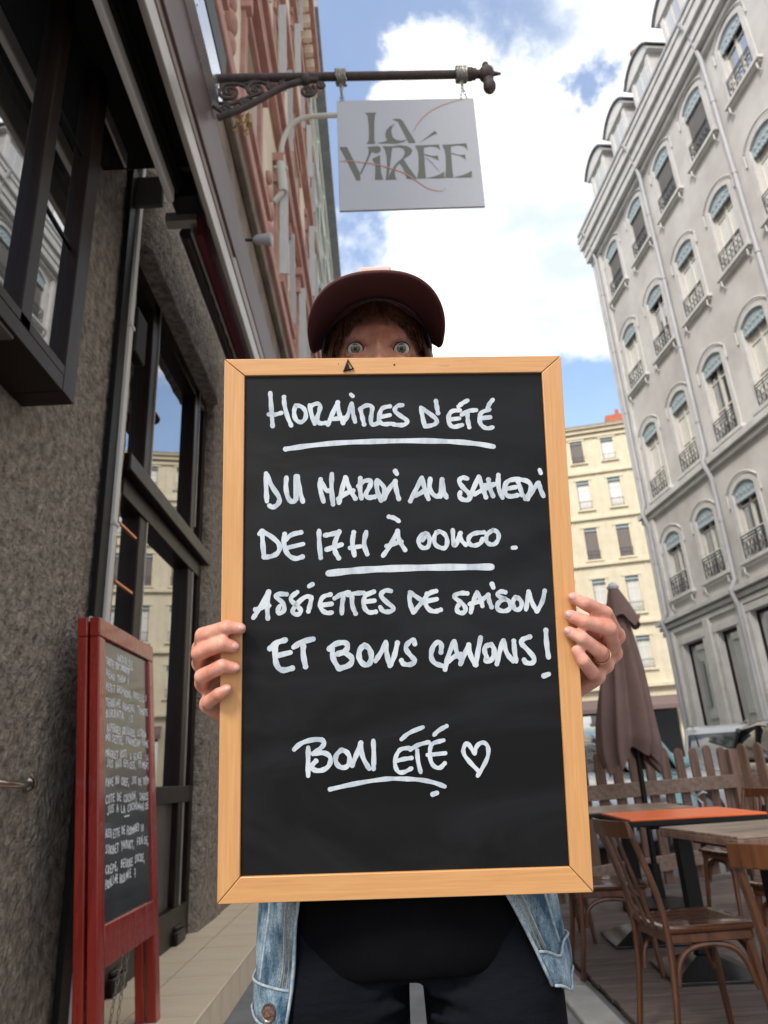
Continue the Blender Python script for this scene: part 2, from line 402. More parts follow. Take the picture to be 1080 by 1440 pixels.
wfr = ready(wfr, m_wfr, 'window'); wpn = ready(MB().box(-.44, -.03, -.29, -.28, .06, 1.76), m_glass, 'pane'); wpn2 = ready(MB().box(.03, .44, -.29, -.28, .06, 1.76), m_glass, 'pane')
sur = MB(); sur.box(-.66, -.5, .0, .07, -.1, 1.82).box(.5, .66, .0, .07, -.1, 1.82).box(-.66, .66, .0, .09, 1.82, 2.05).box(-.78, .78, 0, .22, 2.05, 2.2).box(-.74, .74, 0, .20, -.22, -.1)
sur.box(-.7, -.56, .0, .16, 1.7, 2.05).box(.56, .7, .0, .16, 1.7, 2.05)
sur = ready(sur, m_pink, 'window_surround')
shm = ready(MB().box(0, .03, .0, .48, 0, 1.82), m_shut, 'shutter')
def yloc(x, y, z): return wm(rb).inverted() @ Vector((x, y, z))
for fi, (a, c) in enumerate(FL):
    hscale = (c-a)/1.82
    for wi, y in enumerate(YW):
        if y < 3: continue
        w = inst('window', wfr, rb, yloc(-1.25, y, a), -math.pi/2, (1, 1, hscale))
        inst('pane', wpn, w); inst('pane', wpn2, w)
        inst('window_surround', sur, rb, yloc(-1.25, y, a), -math.pi/2, (1, .8 if fi < 1 else .35, hscale))
        if (fi+wi) % 3 != 2:
            inst('shutter', shm, rb, yloc(-1.25+.09, y-.62, a), -math.pi/2+rad(12), (1, .28, hscale)).rotation_euler.z = -math.pi/2+rad(random.uniform(-8, 14))
            inst('shutter', shm, rb, yloc(-1.25+.09, y+.62, a), -math.pi/2, (1, .2, hscale))
for z0, z1, pr in [(7.5, 7.75, .14), (10.95, 11.2, .12), (11.2, 11.4, .2), (14.8, 15.1, .16), (17.95, 18.25, .16), (20.75, 21.0, .18), (21.0, 21.5, .42)]:
    MB().box(-1.249, -1.25+pr, 2.9, 16.0, z0, z1).build('string_course', m_pink, rb, world=True, bevel=.02)
for k_ in range(30):
    MB().box(-1.249, -1.25+.3, 3.1+k_*.43, 3.25+k_*.43, 20.42, 20.74).build('cornice_bracket', m_cream, rb, world=True, smooth=False)
# carved pink ornament heads between first windows
for y in (5.25, 7.95, 10.65):
    b = MB(); 
    for q in range(5): b.ball((-1.22, y, 8.0+q*.32), .105-.015*abs(q-2), 10, (.8, 1.3, 1.5))
    b.build('carved_ornament', m_pink, rb, world=True)
# soffit/void above display window
MB().box(-1.75, -1.02, -.4, 3.34, 4.62, 4.72).build('soffit', m_soffit, rb, world=True, smooth=False)

# ---- display window box, upper left
dw = [MB() for _ in range(3)]
f_ = MB(); yA, yB, zA, zB, xF = .3, 2.29, 2.36, 4.45, -1.06
f_.box(-1.249, xF, yB-.10, yB, zA, zB)               # far jamb
f_.box(-1.249, xF, yA, yB-.10, zA, zA+.06)
f_.box(-1.249, xF, yA, yB-.10, zB-.1, zB)
f_.box(-1.13, xF, 1.86, 1.93, zA+.06, zB-.1)
f_.box(-1.10, xF, yA, yB-.1, zA+.06, zA+.10)
dwf = f_.build('display_window_frame', m_dwood, rb, world=True, bevel=.004)
MB().box(-1.105, -1.095, 1.93, yB-.10, zA+.10, zB-.1).build('pane', m_glass, dwf, world=True, smooth=False)
MB().box(-1.105, -1.095, yA, 1.86, zA+.10, zB-.1).build('pane', m_glass, dwf, world=True, smooth=False)
for z in (2.98, 3.45): MB().box(-1.094, -1.088, 1.93, yB-.1, z, z+.012).build('glazing_bar', m_black, dwf, world=True, smooth=False)
MB().box(-1.24, -1.07, yA, 1.86, zA-.012, zA-.001).build('underside_panel', mat('purple grey panel', (.10, .08, .085), .6), dwf, world=True, smooth=False)

# ---- bay window between the piers
bay = MB()
bayo = None
def post(y, w, z0, z1, x0=-1.42, x1=-1.31, nm='window_post'): return MB().box(x0, x1, y, y+w, z0, z1).build(nm, m_dwood, rb, world=True, bevel=.008)
for y, w in ((3.40, .07), (3.80, .11), (4.86, .11), (5.14, .08)):
    p = post(y, w, .16, 4.0)
for y in (3.86, 4.92):
    MB().box(-1.45, -1.27, y-.1, y+.1, .16, .235).build('plinth', m_dwood, rb, world=True, bevel=.012)
    MB().box(-1.43, -1.285, y-.08, y+.08, .235, .26).build('plinth', m_dwood, rb, world=True, bevel=.01)
# highlight along the post arrises, imitated by thin pale metal strips
for y, z0, z1 in ((3.912, 2.75, 3.98), (4.972, 2.85, 3.98), (3.912, .3, 2.6), (4.972, .3, 2.6)):
    MB().box(-1.325, -1.304, y, y+.012, z0, z1).build('post_highlight', m_alu, rb, world=True, smooth=False)
MB().box(-1.43, -1.25, 3.42, 5.30, 2.62, 2.72).build('transom', m_dwood, rb, world=True, bevel=.008)
MB().box(-1.40, -1.30, 3.48, 5.14, 2.50, 2.615).build('transom_rail', m_dwood, rb, world=True, bevel=.006)
MB().box(-1.42, -1.31, 3.47, 5.14, 3.9, 4.0).build('head_rail', m_dwood, rb, world=True, bevel=.006)
MB().box(-1.40, -1.30, 3.47, 5.14, .95, 1.05).build('lower_rail', m_dwood, rb, world=True, bevel=.006)
MB().box(-1.40, -1.30, 3.47, 5.14, .16, .36).build('bottom_rail', m_dwood, rb, world=True, bevel=.006)
for y0, y1 in ((3.47, 3.80), (3.91, 4.86), (4.97, 5.14)):
    MB().box(-1.385, -1.35, y0, y1, .36, .95).build('kick_panel', mat('grey brown panel', (.10, .085, .08), .35), rb, world=True, smooth=False)
    MB().box(-1.372, -1.364, y0, y1, 1.05, 2.50).build('pane', m_glass, rb, world=True, smooth=False)
    MB().box(-1.372, -1.364, y0, y1, 2.72, 3.9).build('pane', m_glass, rb, world=True, smooth=False)
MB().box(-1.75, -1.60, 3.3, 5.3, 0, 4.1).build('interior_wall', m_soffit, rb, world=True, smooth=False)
MB().tube([(-1.34, 3.50, z) for z in (1.2, 2.2)], .004, 6).build('light_cord', m_alu, rb, world=True)
# copper light lines seen at the bay edge
for z in (2.02, 2.33, 1.6): MB().box(-1.31, -1.295, 3.46, 3.72, z, z+.012).build('copper_strip', mat('copper', (.75, .28, .12), .35, metal=.6), rb, world=True, smooth=False)
# speaker lantern / plates on the pier edge
MB().box(-1.25, -1.19, 3.20, 3.36, 3.20, 3.48).build('wall_plate', m_black, rb, world=True, bevel=.01)

# conduit and black strip
cdn = thing('conduit', 'tall grey white square conduit with a black strip beside it on the stone pier', 'pipe', (-1.2, 3.12, .16))
MB().box(-1.235, -1.195, 3.12, 3.165, .16, 4.62).build('conduit_tube', m_pvc, cdn, world=True, bevel=.005)
MB().box(-1.235, -1.21, 3.02, 3.115, .16, 4.3).build('black_strip', m_black, cdn, world=True, bevel=.003)
for z in (1.1, 2.2, 3.3): MB().box(-1.235, -1.188, 3.112, 3.173, z, z+.018).build('clip', m_pvc, cdn, world=True, bevel=.002)
# grey junction box
jb = MB().box(-1.245, -1.06, 3.08, 3.11, 4.06, 4.27).build('junction_box', mat('grey green box', (.10, .10, .088), .55), bevel=.01)
tag(jb, 'square grey metal box fixed to the stone pier beside the top of the conduit', 'metal box')
# door handle
dh = thing('grab_handle', 'curved chrome grab handle fixed to the rough stone wall at the left edge', 'handle', (-1.24, 2.75, 1.08))
hp = [onx(42, 1103, -1.235), onx(30, 1104, -1.19), onx(14, 1103, -1.165), onx(-5, 1100, -1.155), onx(-60, 1094, -1.16), onx(-110, 1090, -1.19), onx(-120, 1090, -1.235)]
MB().tube(smooth_line(hp, 2), .0125, 14).build('handle_bar', m_chrome, dh, world=True)
MB().lathe([(.026, 0), (.027, .006), (.020, .014), (.014, .018)], hp[0]-Vector((.004, 0, 0)), 20, 'x').build('rose', m_chrome, dh, world=True)
MB().lathe([(.026, 0), (.027, .006), (.020, .014)], hp[-1]-Vector((.004, 0, 0)), 20, 'x').build('rose', m_chrome, dh, world=True)

# ------------------------------------------------------------------ awnings and fascia
def line_pt(k, x): return H - k*x    # z on plane x for slope k
aw = thing('awning', 'retracted shop awning with grey roller tube and aluminium bars above the display window', 'awning', (-.9, 1, 3.6))
def rail(k0, k1, x, y0, y1, m, nm, par, th=.03, **kw):
    z0 = line_pt(k0, x); z1 = line_pt(k1, x)
    return MB().box(x-th, x, y0, y1, z0, z1).build(nm, m, par, world=True, bevel=.006, **kw)
Y0 = -.4
rail(2.42, 2.60, -1.14, Y0, 2.55, m_soffit, 'wooden_beam', aw, .05)
rail(2.60, 2.68, -1.10, Y0, 2.66, m_alu, 'beam_cover', aw, .015)
rail(3.06, 3.16, -.88, Y0, 2.72, m_pvc, 'front_bar', aw, .03)
rail(3.22, 3.28, -.86, Y0, 2.74, m_soffit, 'guide_bar', aw)
rail(3.31, 3.37, -.85, Y0, 2.75, m_soffit, 'guide_bar', aw)
MB().tube([(-.85, y, line_pt(3.56, -.85)) for y in (.9, 2.82)], .055, 20).build('roller_tube', mat('olive grey tube', (.085, .078, .065), .5), aw, world=True)
MB().tube([(-.85, y, line_pt(3.56, -.85)) for y in (Y0, 1.9)], .065, 16).build('rolled_canvas', m_redfab, aw, world=True)
MB().box(-.93, -.79, 2.80, 2.92, line_pt(3.30, -.85), line_pt(3.72, -.85)).build('end_bracket', m_black, aw, world=True, bevel=.01)
MB().box(-1.3, -.9, Y0, 3.0, line_pt(3.9, -.9), line_pt(3.94, -.9)).build('cover_board', m_soffit, aw, world=True, smooth=False)
fa = thing('fascia', 'long mauve painted fascia with zinc flashing on top above the awnings', 'fascia', (-.7, 1, 3.9))
rail(3.74, 3.92, -.72, Y0, 4.75, m_alu, 'aluminium_bar', fa, .03)
rail(3.96, 4.10, -.715, Y0, 4.70, mat('worn brown trim', (.26, .20, .17), .5, (.36, .29, .25), 14, 6, stretch=(1, .4, 1)), 'trim_bar', fa, .02)
rail(4.12, 4.66, -.70, Y0, 3.35, m_mauve, 'fascia_board', fa, .03)
b = MB(); z0 = line_pt(4.66, -.70); z1 = line_pt(5.30, -.68)
b.prism([(-.70, z0), (-.662, z0+.02), (-.68, z1), (-.72, z1)], (0, Y0, 0), (1, 0, 0), (0, 0, 1), (0, 1, 0), 2.75-Y0)
b.build('zinc_flashing', m_flash, fa, world=True, smooth=False)
MB().box(-1.25, -.71, Y0, 2.74, line_pt(4.2, -.7), z1-.02).build('box_body', m_soffit, fa, world=True, smooth=False)
MB().box(-.90, -.735, 3.36, 5.4, line_pt(4.1, -.74), line_pt(4.6, -.74)).build('fascia_extension', m_mauve, fa, world=True, bevel=.01)
for i in range(6): MB().ball((-.664, .6+i*.4, z0+.06), .006, 8).build('rivet', m_alu, fa, world=True)
# second awning
aw2 = thing('awning', 'second retracted awning with dark red canvas roll above the bay window', 'awning', (-.85, 4, 3.4))
rail(3.40, 3.75, -.80, 2.98, 5.2, m_redfab, 'canvas_valance', aw2, .04)
MB().tube([(-.95, y, line_pt(3.1, -.95)) for y in (3.2, 5.35)], .045, 14).build('roller_tube', mat('maroon tube', (.055, .03, .03), .35), aw2, world=True)
for i in range(12): MB().box(-.90, -.885, 3.55+i*.14, 3.60+i*.14, line_pt(3.14, -.9), line_pt(3.3, -.9)).build('hook', m_alu, aw2, world=True, smooth=False)
rail(3.22, 3.34, -.87, 3.05, 5.35, m_alu, 'front_bar', aw2, .02)
MB().box(-1.02, -.78, 3.02, 3.08, line_pt(3.18, -.9), line_pt(3.25, -.9)).build('end_bracket', m_alu, aw2, world=True, bevel=.004)
# black box above the flashing
bb = MB().box(-.80, -.69, -.4, 2.92, line_pt(5.26, -.70)+.01, line_pt(5.62, -.70)).build('black_trough', m_black, bevel=.01)
tag(bb, 'long black trough lying on top of the zinc flashing at the top of the photo', 'trough')
# little lamp on the stone band
lm = thing('spotlight', 'small white spotlight sticking out of the brown stone band', 'lamp', (-1.2, 5, 5))
p0 = on(345, 338, (-1.2, 0, 0), (1, 0, 0)); p1 = onx(335, 338, -1.26)
MB().tube([p1, p0+Vector((.12, .02, .02))], .018, 10).build('arm', m_black, lm, world=True)
MB().lathe([(.02, 0), (.05, .04), (.07, .20), (.055, .21)], p0+Vector((.08, 0, 0)), 14, 'x').build('lamp_head', m_signw, lm, world=True)

# ------------------------------------------------------------------ projecting sign
YS = 2.66
def sg(u, v, y=YS): return ony(u, v, y)
br = thing('sign_bracket', 'ornate rusty wrought iron bracket arm holding the hanging restaurant sign', 'bracket', (-.7, YS, 4.4))
a = sg(306, 113); e = sg(684, 104)
a = Vector((-1.25, YS, a.z+.03))
MB().tube([a, e], .022, 16).build('arm', m_iron, br, world=True)
dx = (e-a).normalized()
b = MB()
for t, r in ((.0, .034), (.02, .03)): b.tube([e-dx*(.10-t), e-dx*(.075-t)], r, 14)
b.ball(e+dx*.0, .042, 14, (1, 1, 1.15)); b.ball(e+Vector((.0, 0, .065)), .018, 10); b.tube([e, e+dx*.075], [.02, .006], 10)
b.ball(e+Vector((.005, 0, -.058)), .030, 12); b.ball(e+Vector((.007, 0, -.09)), .034, 14, (1, 1, 1.25)); b.ball(e+Vector((.007, 0, -.13)), .011, 10)
b.build('finial', m_iron, br, world=True)
low = [sg(u, v) for u, v in ((306, 166), (330, 158), (355, 146), (378, 133), (400, 121), (425, 114), (448, 112))]
MB().tube(smooth_line(low, 2), .017, 10).build('brace', m_iron, br, world=True)
def spiral(c, r0, turns, st=0, n=40, flip=1):
    return [Vector((c.x+flip*r0*(1-i/n*.8)*math.cos(st+turns*2*math.pi*i/n), c.y, c.z+r0*(1-i/n*.8)*math.sin(st+turns*2*math.pi*i/n))) for i in range(n+1)]
b = MB()
for (u, v), r, stt, fl in (((323, 130), .062, 1.0, 1), ((360, 126), .05, 1.2, 1), ((433, 128), .042, 2.2, -1), ((316, 155), .03, 0, 1), ((345, 144), .028, 2, 1), ((383, 122), .026, 2, 1), ((398, 118), .018, 1, 1), ((452, 120), .02, 2, 1)):
    b.tube(spiral(sg(u, v), r, 1.7, stt, 40, fl), [.0105*(1-.35*i/40) for i in range(41)], 8); b.ball(sg(u, v), .013, 8)
for pts in (((308, 145), (325, 148), (345, 138), (372, 130)), ((308, 120), (330, 117), (345, 122), (352, 130)), ((340, 120), (358, 114), (376, 118), (385, 128)), ((300, 150), (315, 160), (338, 150)), ((375, 116), (390, 124), (402, 119))):
    b.tube(smooth_line([sg(u, v) for u, v in pts]), .009, 8)
b.build('scroll_work', m_iron, br, world=True, kind='stuff')
MB().ball(sg(429, 112), .034, 14, (1, .9, 1)).build('boss', m_iron, br, world=True)
b = MB()
for _ in range(26):
    p = sg(*random.choice(((347, 137), (342, 163), (338, 168), (345, 141), (335, 172))))+Vector((random.uniform(-.035, .035), random.uniform(0, .06), random.uniform(-.04, .04)))
    n_ = Vector((random.uniform(-1, 1), -1, random.uniform(-1, 1))).normalized(); u_ = n_.orthogonal().normalized(); w_ = n_.cross(u_); s_ = random.uniform(.012, .024)
    b.add([p-u_*s_, p-w_*s_*.5, p+u_*s_, p+w_*s_*.5], [(0, 1, 2, 3)])
lf = b.build('weed_tuft', m_leaf, fix=False, kind='stuff'); tag(lf, 'tuft of yellow green weed growing by the iron bracket', 'weed')

sn = thing('hanging_sign', 'white square sign lettered LA VIREE in sage green hanging from the iron arm', 'sign', sg(575, 292))
C4 = [Vector(p) for p in ((-.0602, 2.622, 4.231), (.6389, 2.653, 4.2498), (.6289, 2.6737, 3.5622), (-.0701, 2.6427, 3.5434))]
ux = Vector((.999, .0448, .0069)).normalized(); sn_n = Vector((.045, -.9985, -.0307)); sn_n = (sn_n-sn_n.dot(ux)*ux).normalized(); uy = sn_n.cross(ux)
b = MB(); b.add([c for c in C4]+[c-sn_n*.012 for c in C4], [(0,1,2,3),(7,6,5,4),(0,4,5,1),(1,5,6,2),(2,6,7,3),(3,7,4,0)])
b.build('panel', m_signw, sn, world=True, smooth=False, bevel=.002)
def sgp(u, v, off=.0012): return on(u, v, C4[0]+sn_n*off, sn_n)
def cA(x, y): return (465+x/8.467, 130+y/8.467)
def cB(x, y): return (570+x/8.467, 130+y/8.467)
LET = [
 ('A', [(408,240),(545,240),(527,275),(520,380),(521,560),(532,610),(428,610),(452,575),(457,500),(452,380),(440,275)]),
 ('A', [(772,372),(742,398),(724,440),(725,480),(740,530),(772,560),(840,575),(908,558),(865,590),(790,608),(690,606),(552,604),(640,586),(678,568),(658,540),(650,500),(660,455),(700,405)]),
 ('A', [(732,320),(775,312),(822,312),(860,340),(1015,596),(930,602),(850,440),(800,345)]),
 ('A', [(103,650),(195,648),(270,800),(352,965),(354,1045),(308,1045),(190,810)]),
 ('A', [(352,955),(420,810),(448,740),(455,680),(440,645),(560,638),(588,650),(600,675),(590,703),(560,722),(530,722),(500,705),(485,715),(462,770),(430,840),(362,978)]),
 ('A', [(492,792),(588,745),(592,850),(602,960),(628,1037),(528,1037),(530,920),(530,850)]),
 ('A', [(620,640),(735,640),(722,740),(708,860),(692,990),(680,1037),(655,1037),(664,980),(672,880),(666,760),(650,690)]),
 ('A', [(735,640),(820,628),(905,636),(955,662),(972,695),(950,735),(905,765),(868,792),(825,835),(785,880),(765,930),(765,985),(787,1036),(680,1037),(700,980),(735,905),(790,835),(850,785),(878,740),(884,700),(862,665),(820,650),(733,655)]),
 ('A', [(868,792),(930,890),(1015,1005),(1030,1028),(905,1028),(885,950),(850,880),(822,838)]),
 ('B', [(113,632),(222,628),(220,700),(228,800),(236,920),(248,1020),(140,1022),(158,920),(158,780),(150,700)]),
 ('B', [(220,628),(400,618),(418,692),(396,660),(350,642),(290,640),(222,655)]),
 ('B', [(228,730),(290,750),(340,756),(388,748),(396,812),(370,792),(320,768),(228,744)]),
 ('B', [(246,1020),(340,1000),(410,975),(464,940),(462,1006),(475,1014),(380,1020)]),
 ('B', [(440,622),(545,618),(542,700),(550,800),(558,900),(572,1010),(474,1012),(484,900),(482,780),(470,690)]),
 ('B', [(544,618),(728,604),(742,690),(722,655),(690,632),(620,626),(544,640)]),
 ('B', [(548,718),(610,736),(660,745),(712,738),(718,800),(692,770),(640,748),(549,730)]),
 ('B', [(571,1010),(660,990),(730,965),(792,932),(792,1006)]),
 ('B', [(172,592),(270,520),(350,455),(382,488),(345,494),(270,535)])]
NM = ['letter_l', 'letter_a', 'letter_a', 'letter_v', 'letter_v', 'letter_i', 'letter_r', 'letter_r', 'letter_r']+['letter_e']*9
for i, ((cc, poly), nm) in enumerate(zip(LET, NM)):
    pts = [sgp(*(cA if cc == 'A' else cB)(x, y), off=.0012+.00005*i) for x, y in poly]
    MB().add(pts, [tuple(range(len(pts)))]).build('lettering', m_signg, sn, world=True, smooth=False)
def ribbon(mb, pts, w, nrm, cap=True):
    """flat brush stroke through 3D pts lying in a plane with normal nrm"""
    nrm = Vector(nrm); n = len(pts); Lf = []; Rt = []
    for i in range(n):
        d = (pts[min(i+1, n-1)]-pts[max(i-1, 0)]).normalized(); s = nrm.cross(d)
        ww = w[i] if isinstance(w, list) else w
        Lf.append(pts[i]+s*ww/2); Rt.append(pts[i]-s*ww/2)
    k0 = len(mb.v)
    mb.add(Lf+Rt, [(i, n+i, n+i+1, i+1) for i in range(n-1)])
    if cap:
        for idx, sgn in ((0, -1), (n-1, 1)):
            d = (pts[min(idx+1, n-1)]-pts[max(idx-1, 0)]).normalized()*sgn; s = nrm.cross(d)
            ww = (w[idx] if isinstance(w, list) else w)/2
            arc = [pts[idx]+(s*math.cos(t)+d*math.sin(t))*ww for t in [math.pi*j/6 for j in range(7)]]
            mb.add(arc, [tuple(range(7))])
for i, (pts, w0) in enumerate(([[cB(*p) for p in ((700,75),(600,95),(480,130),(330,195),(230,270),(150,360),(110,430),(95,470))], .0042],
                   [[cA(*p) for p in ((105,815),(240,815),(400,830),(520,850),(650,880),(800,930),(870,950),(1010,1040))]+[cB(*p) for p in ((200,1100),(300,1155),(400,1170),(455,1165),(480,1130))], .0055],
                   [[cB(*p) for p in ((235,770),(300,815),(350,875),(415,950))], .0025])):
    P = smooth_line([sgp(*p, off=.0030+.0002*i) for p in pts], 2)
    n = len(P); b = MB(); ribbon(b, P, [w0*(.35+.65*math.sin(math.pi*min(1, (j+.5)/n*1.15))**.5) if math.sin(math.pi*min(1, (j+.5)/n*1.15)) > 0 else w0*.3 for j in range(n)], sn_n)
    b.build('orange_line' if i < 2 else 'thin_line', m_signo if i < 2 else m_signg, sn, world=True, smooth=False, fix=False)
def chain(p, q, nm_parent, r=.009, wire=.0022):
    p = Vector(p); q = Vector(q); n = max(2, int((q-p).length/(r*2.6))); d = (q-p).normalized(); s1 = d.orthogonal().normalized(); s2 = d.cross(s1)
    b = MB()
    for i in range(n):
        c = p+(q-p)*((i+.5)/n); s = s1 if i % 2 else s2
        b.tube([c+d*r*1.6*math.cos(t)+s*r*.75*math.sin(t) for t in [2*math.pi*j/10 for j in range(10)]], wire, 5, closed=True)
    return b.build('chain', m_steel, nm_parent, world=True)
for ua, ub, va in ((478, 483, 108), (647, 652, 104)):
    t0 = sg(ua-1, va+8); chain(t0, sgp(ub+(0 if ua < 500 else 4), 141-(0 if ua < 500 else 4)), sn); chain(sg(ua+4, va+6), sgp(ub-4, 142-(0 if ua < 500 else 4)), sn)
    b = MB()
    for i in range(9):
        c = sg(ua-4+i*1.4, va+1); b.tube([c+Vector((random.uniform(-.006, .006), .036*math.cos(t), .040*math.sin(t))) for t in [2*math.pi*j/12 for j in range(12)]], .0065, 6, closed=True)
    b.build('chain_wrap', m_steel, sn, world=True)

# ------------------------------------------------------------------ pale building further along + lamp arm
pb = thing('pale_building', 'tall pale green grey apartment building beyond the pink one on the left', 'building', (-1.6, 30, 0))
hs = []; 
PF = [(3.6, 6.0), (7.2, 9.6), (10.8, 13.2), (14.2, 16.4), (17.6, 19.8), (21, 22.8)]
PY = [17.6+2.6*i for i in range(11)]
for a, c in PF: hs += [(y-.5, y+.5, a, c) for y in PY]
rotwall(-1.30, hs, 16.02, 46, 0, 25.4, m_pale, 'wall', pb)
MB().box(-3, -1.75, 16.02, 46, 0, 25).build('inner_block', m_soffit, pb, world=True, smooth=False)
ipb = wm(pb).inverted()
sur2 = MB(); sur2.box(-.62, -.5, .0, .06, 0, 1.82).box(.5, .62, .0, .06, 0, 1.82).box(-.7, .7, .0, .14, 1.82, 1.98).box(-.7, .7, 0, .14, -.12, 0); sur2 = ready(sur2, m_pale2, 'window_surround')
shm2 = ready(MB().box(-.23, .23, .07, .10, 0, 1.82), mat('pale green shutter', (.36, .40, .34), .6), 'shutter')
for a, c in PF:
    for y in PY:
        w = inst('window', wfr, pb, ipb @ Vector((-1.30, y, a)), -math.pi/2, (1, 1, (c-a)/1.82)); inst('pane', wpn, w); inst('pane', wpn2, w)
        inst('window_surround', sur2, pb, ipb @ Vector((-1.30, y, a)), -math.pi/2, (1, 1, (c-a)/1.82))
        inst('shutter', shm2, pb, ipb @ Vector((-1.30, y-.88, a)), -math.pi/2, (1, 1, (c-a)/1.82))
for z, pr in ((3.0, .15), (6.6, .12), (10.2, .12), (13.7, .12), (17.0, .12), (20.4, .12), (23.6, .12)):
    MB().box(-1.299, -1.30+pr, 16.02, 46, z, z+.22).build('string_course', m_pale2, pb, world=True, smooth=False)
MB().box(-1.299, -.85, 16.02, 46, 24.9, 25.4).build('cornice', m_zinc, pb, world=True, smooth=False)

la = thing('street_lamp', 'pale curved wall lamp arm reaching out from the pink building behind the sign', 'lamp', (-1.2, 6, 7))
P = [*[ony(u_, v_, 8.6) for u_, v_ in ((398, 270), (396, 245), (394, 220), (398, 195), (408, 176), (424, 166), (445, 163), (475, 162), (560, 160))]]
MB().tube(smooth_line(P, 2), .042, 12).build('arm', m_pale2, la, world=True)
MB().tube([P[2], P[0]], [.08, .07], 12).build('arm_base', m_pale2, la, world=True)
MB().bar(P[1]+Vector((-.12, 0, .13)), P[1]+Vector((.1, 0, .1)), .08, .05).build('bracket', m_pale2, la, world=True, bevel=.01)
MB().bar(P[0], Vector((-1.24, P[0].y, P[0].z-.2)), .07, .07).build('wall_stay', m_pale2, la, world=True, bevel=.01)
MB().lathe([(.02, .12), (.05, .1), (.16, .0), (.17, -.04), (.10, -.07)], P[-1], 18).build('lamp_shade', m_pale2, la, world=True)

# ------------------------------------------------------------------ grey building on the right
d2 = on(457, 1110, (0, 20, 0), (0, 1, 0))-CAM; d2.z = 0; d2.normalize(); n2_ = Vector((d2.y, -d2.x, 0))
GA = math.atan2(d2.y, d2.x)
gb = thing('grey_building', 'long five storey grey beige building with arched windows and zinc dormers on the right', 'building', (*(n2_*11.0).to_2d(), 0), GA)
SC = [6.0, 8.05, 10.1, 12.15, 14.2, 16.22, 18.25, 20.28]
SEND = 21.8; S0 = -9
RW = [(5.75, 7.75, 'tall'), (9.05, 11.55, 'tall'), (13.1, 15.4, 'mid'), (16.95, 19.0, 'short')]
hs = []
for a, c, _ in RW: hs += [(s-.5, s+.5, a, c) for s in SC]
b = MB(); wall_holes(b, S0, SEND, 5.15, 20.0, hs, 0, -.45); b.build('upper_wall', m_rend, gb, smooth=False)
# ground floor holes (shop windows)
gh = [(19.55, 20.75, .6, 4.3), (17.75, 18.75, .6, 4.3), (14.6, 17.05, .1, 4.5), (11.6, 13.8, .6, 4.3), (8.6, 10.8, .6, 4.3), (5.4, 7.6, .6, 4.3)]
b = MB(); wall_holes(b, S0, SEND, 0, 5.1, gh, .06, -.45); b.build('ground_floor_wall', mat('pale grey stone', (.58, .56, .54), .85, (.66, .65, .63), 1.5, 8, .15, 15, bdist=.006), gb, smooth=False)
for x0, x1, z0, z1 in gh:
    w = MB().box(x0, x1, -.12, -.06, z0, z0+.1).box(x0, x1, -.12, -.06, z1-.1, z1).box(x0, x0+.05, -.12, -.06, z0+.1, z1-.1).box(x1-.05, x1, -.12, -.06, z0+.1, z1-.1).build('shop_window', m_dwood, gb, smooth=False)
    MB().box(x0+.05, x1-.05, -.10, -.09, z0+.1, z1-.1).build('pane', m_glass, w, smooth=False)
    b = MB(); b.box(x0-.16, x0, .061, .12, z0, z1).box(x1, x1+.16, .061, .12, z0, z1).box(x0-.16, x1+.16, .061, .14, z1, z1+.18); b.build('window_surround', m_trim, gb, bevel=.01)
for s in (19.15, 21.3, 17.4, 14.2): MB().box(s-.16, s+.16, .061, .17, 0, 4.75).build('pilaster', m_trim, gb, bevel=.015)
for z0, z1, pr in ((4.72, 4.86, .14), (4.90, 5.02, .2), (5.06, 5.2, .30), (8.52, 8.66, .12), (8.68, 8.86, .22), (19.25, 19.4, .12), (19.45, 19.7, .28), (19.74, 20.05, .32), (20.08, 20.4, .42), (20.42, 20.62, .46)):
    MB().box(S0, SEND+pr*.3, .0605 if z1 < 5.1 else .001, pr, z0, z1).build('string_course' if z1 < 9 else 'cornice', m_trim, gb, bevel=.012)
MB().box(21.1, SEND, .001, .09, 5.2, 19.25).build('corner_pilaster', m_trim, gb, bevel=.01)
MB().box(S0, SEND, .2, .50, 20.62, 20.74).build('gutter', m_rain, gb, bevel=.02)
for s in (13.17, 17.25, 21.3, 9.1):
    dp = MB().tube([(s, .52, 20.5), (s, .3, 20.1), (s, .16, 19.1), (s, .16, 9.1), (s, .3, 8.75), (s, .16, 8.3), (s, .16, 5.4), (s, .36, 5.1), (s, .24, 4.7), (s, .24, .2)], .065, 12).build('downpipe', m_rain, gb)
    for z in (7, 10, 12.5, 15, 17.5): MB().tube([(s, .16, z), (s, .16, z+.08)], .08, 12).build('pipe_clip', m_rain, dp)
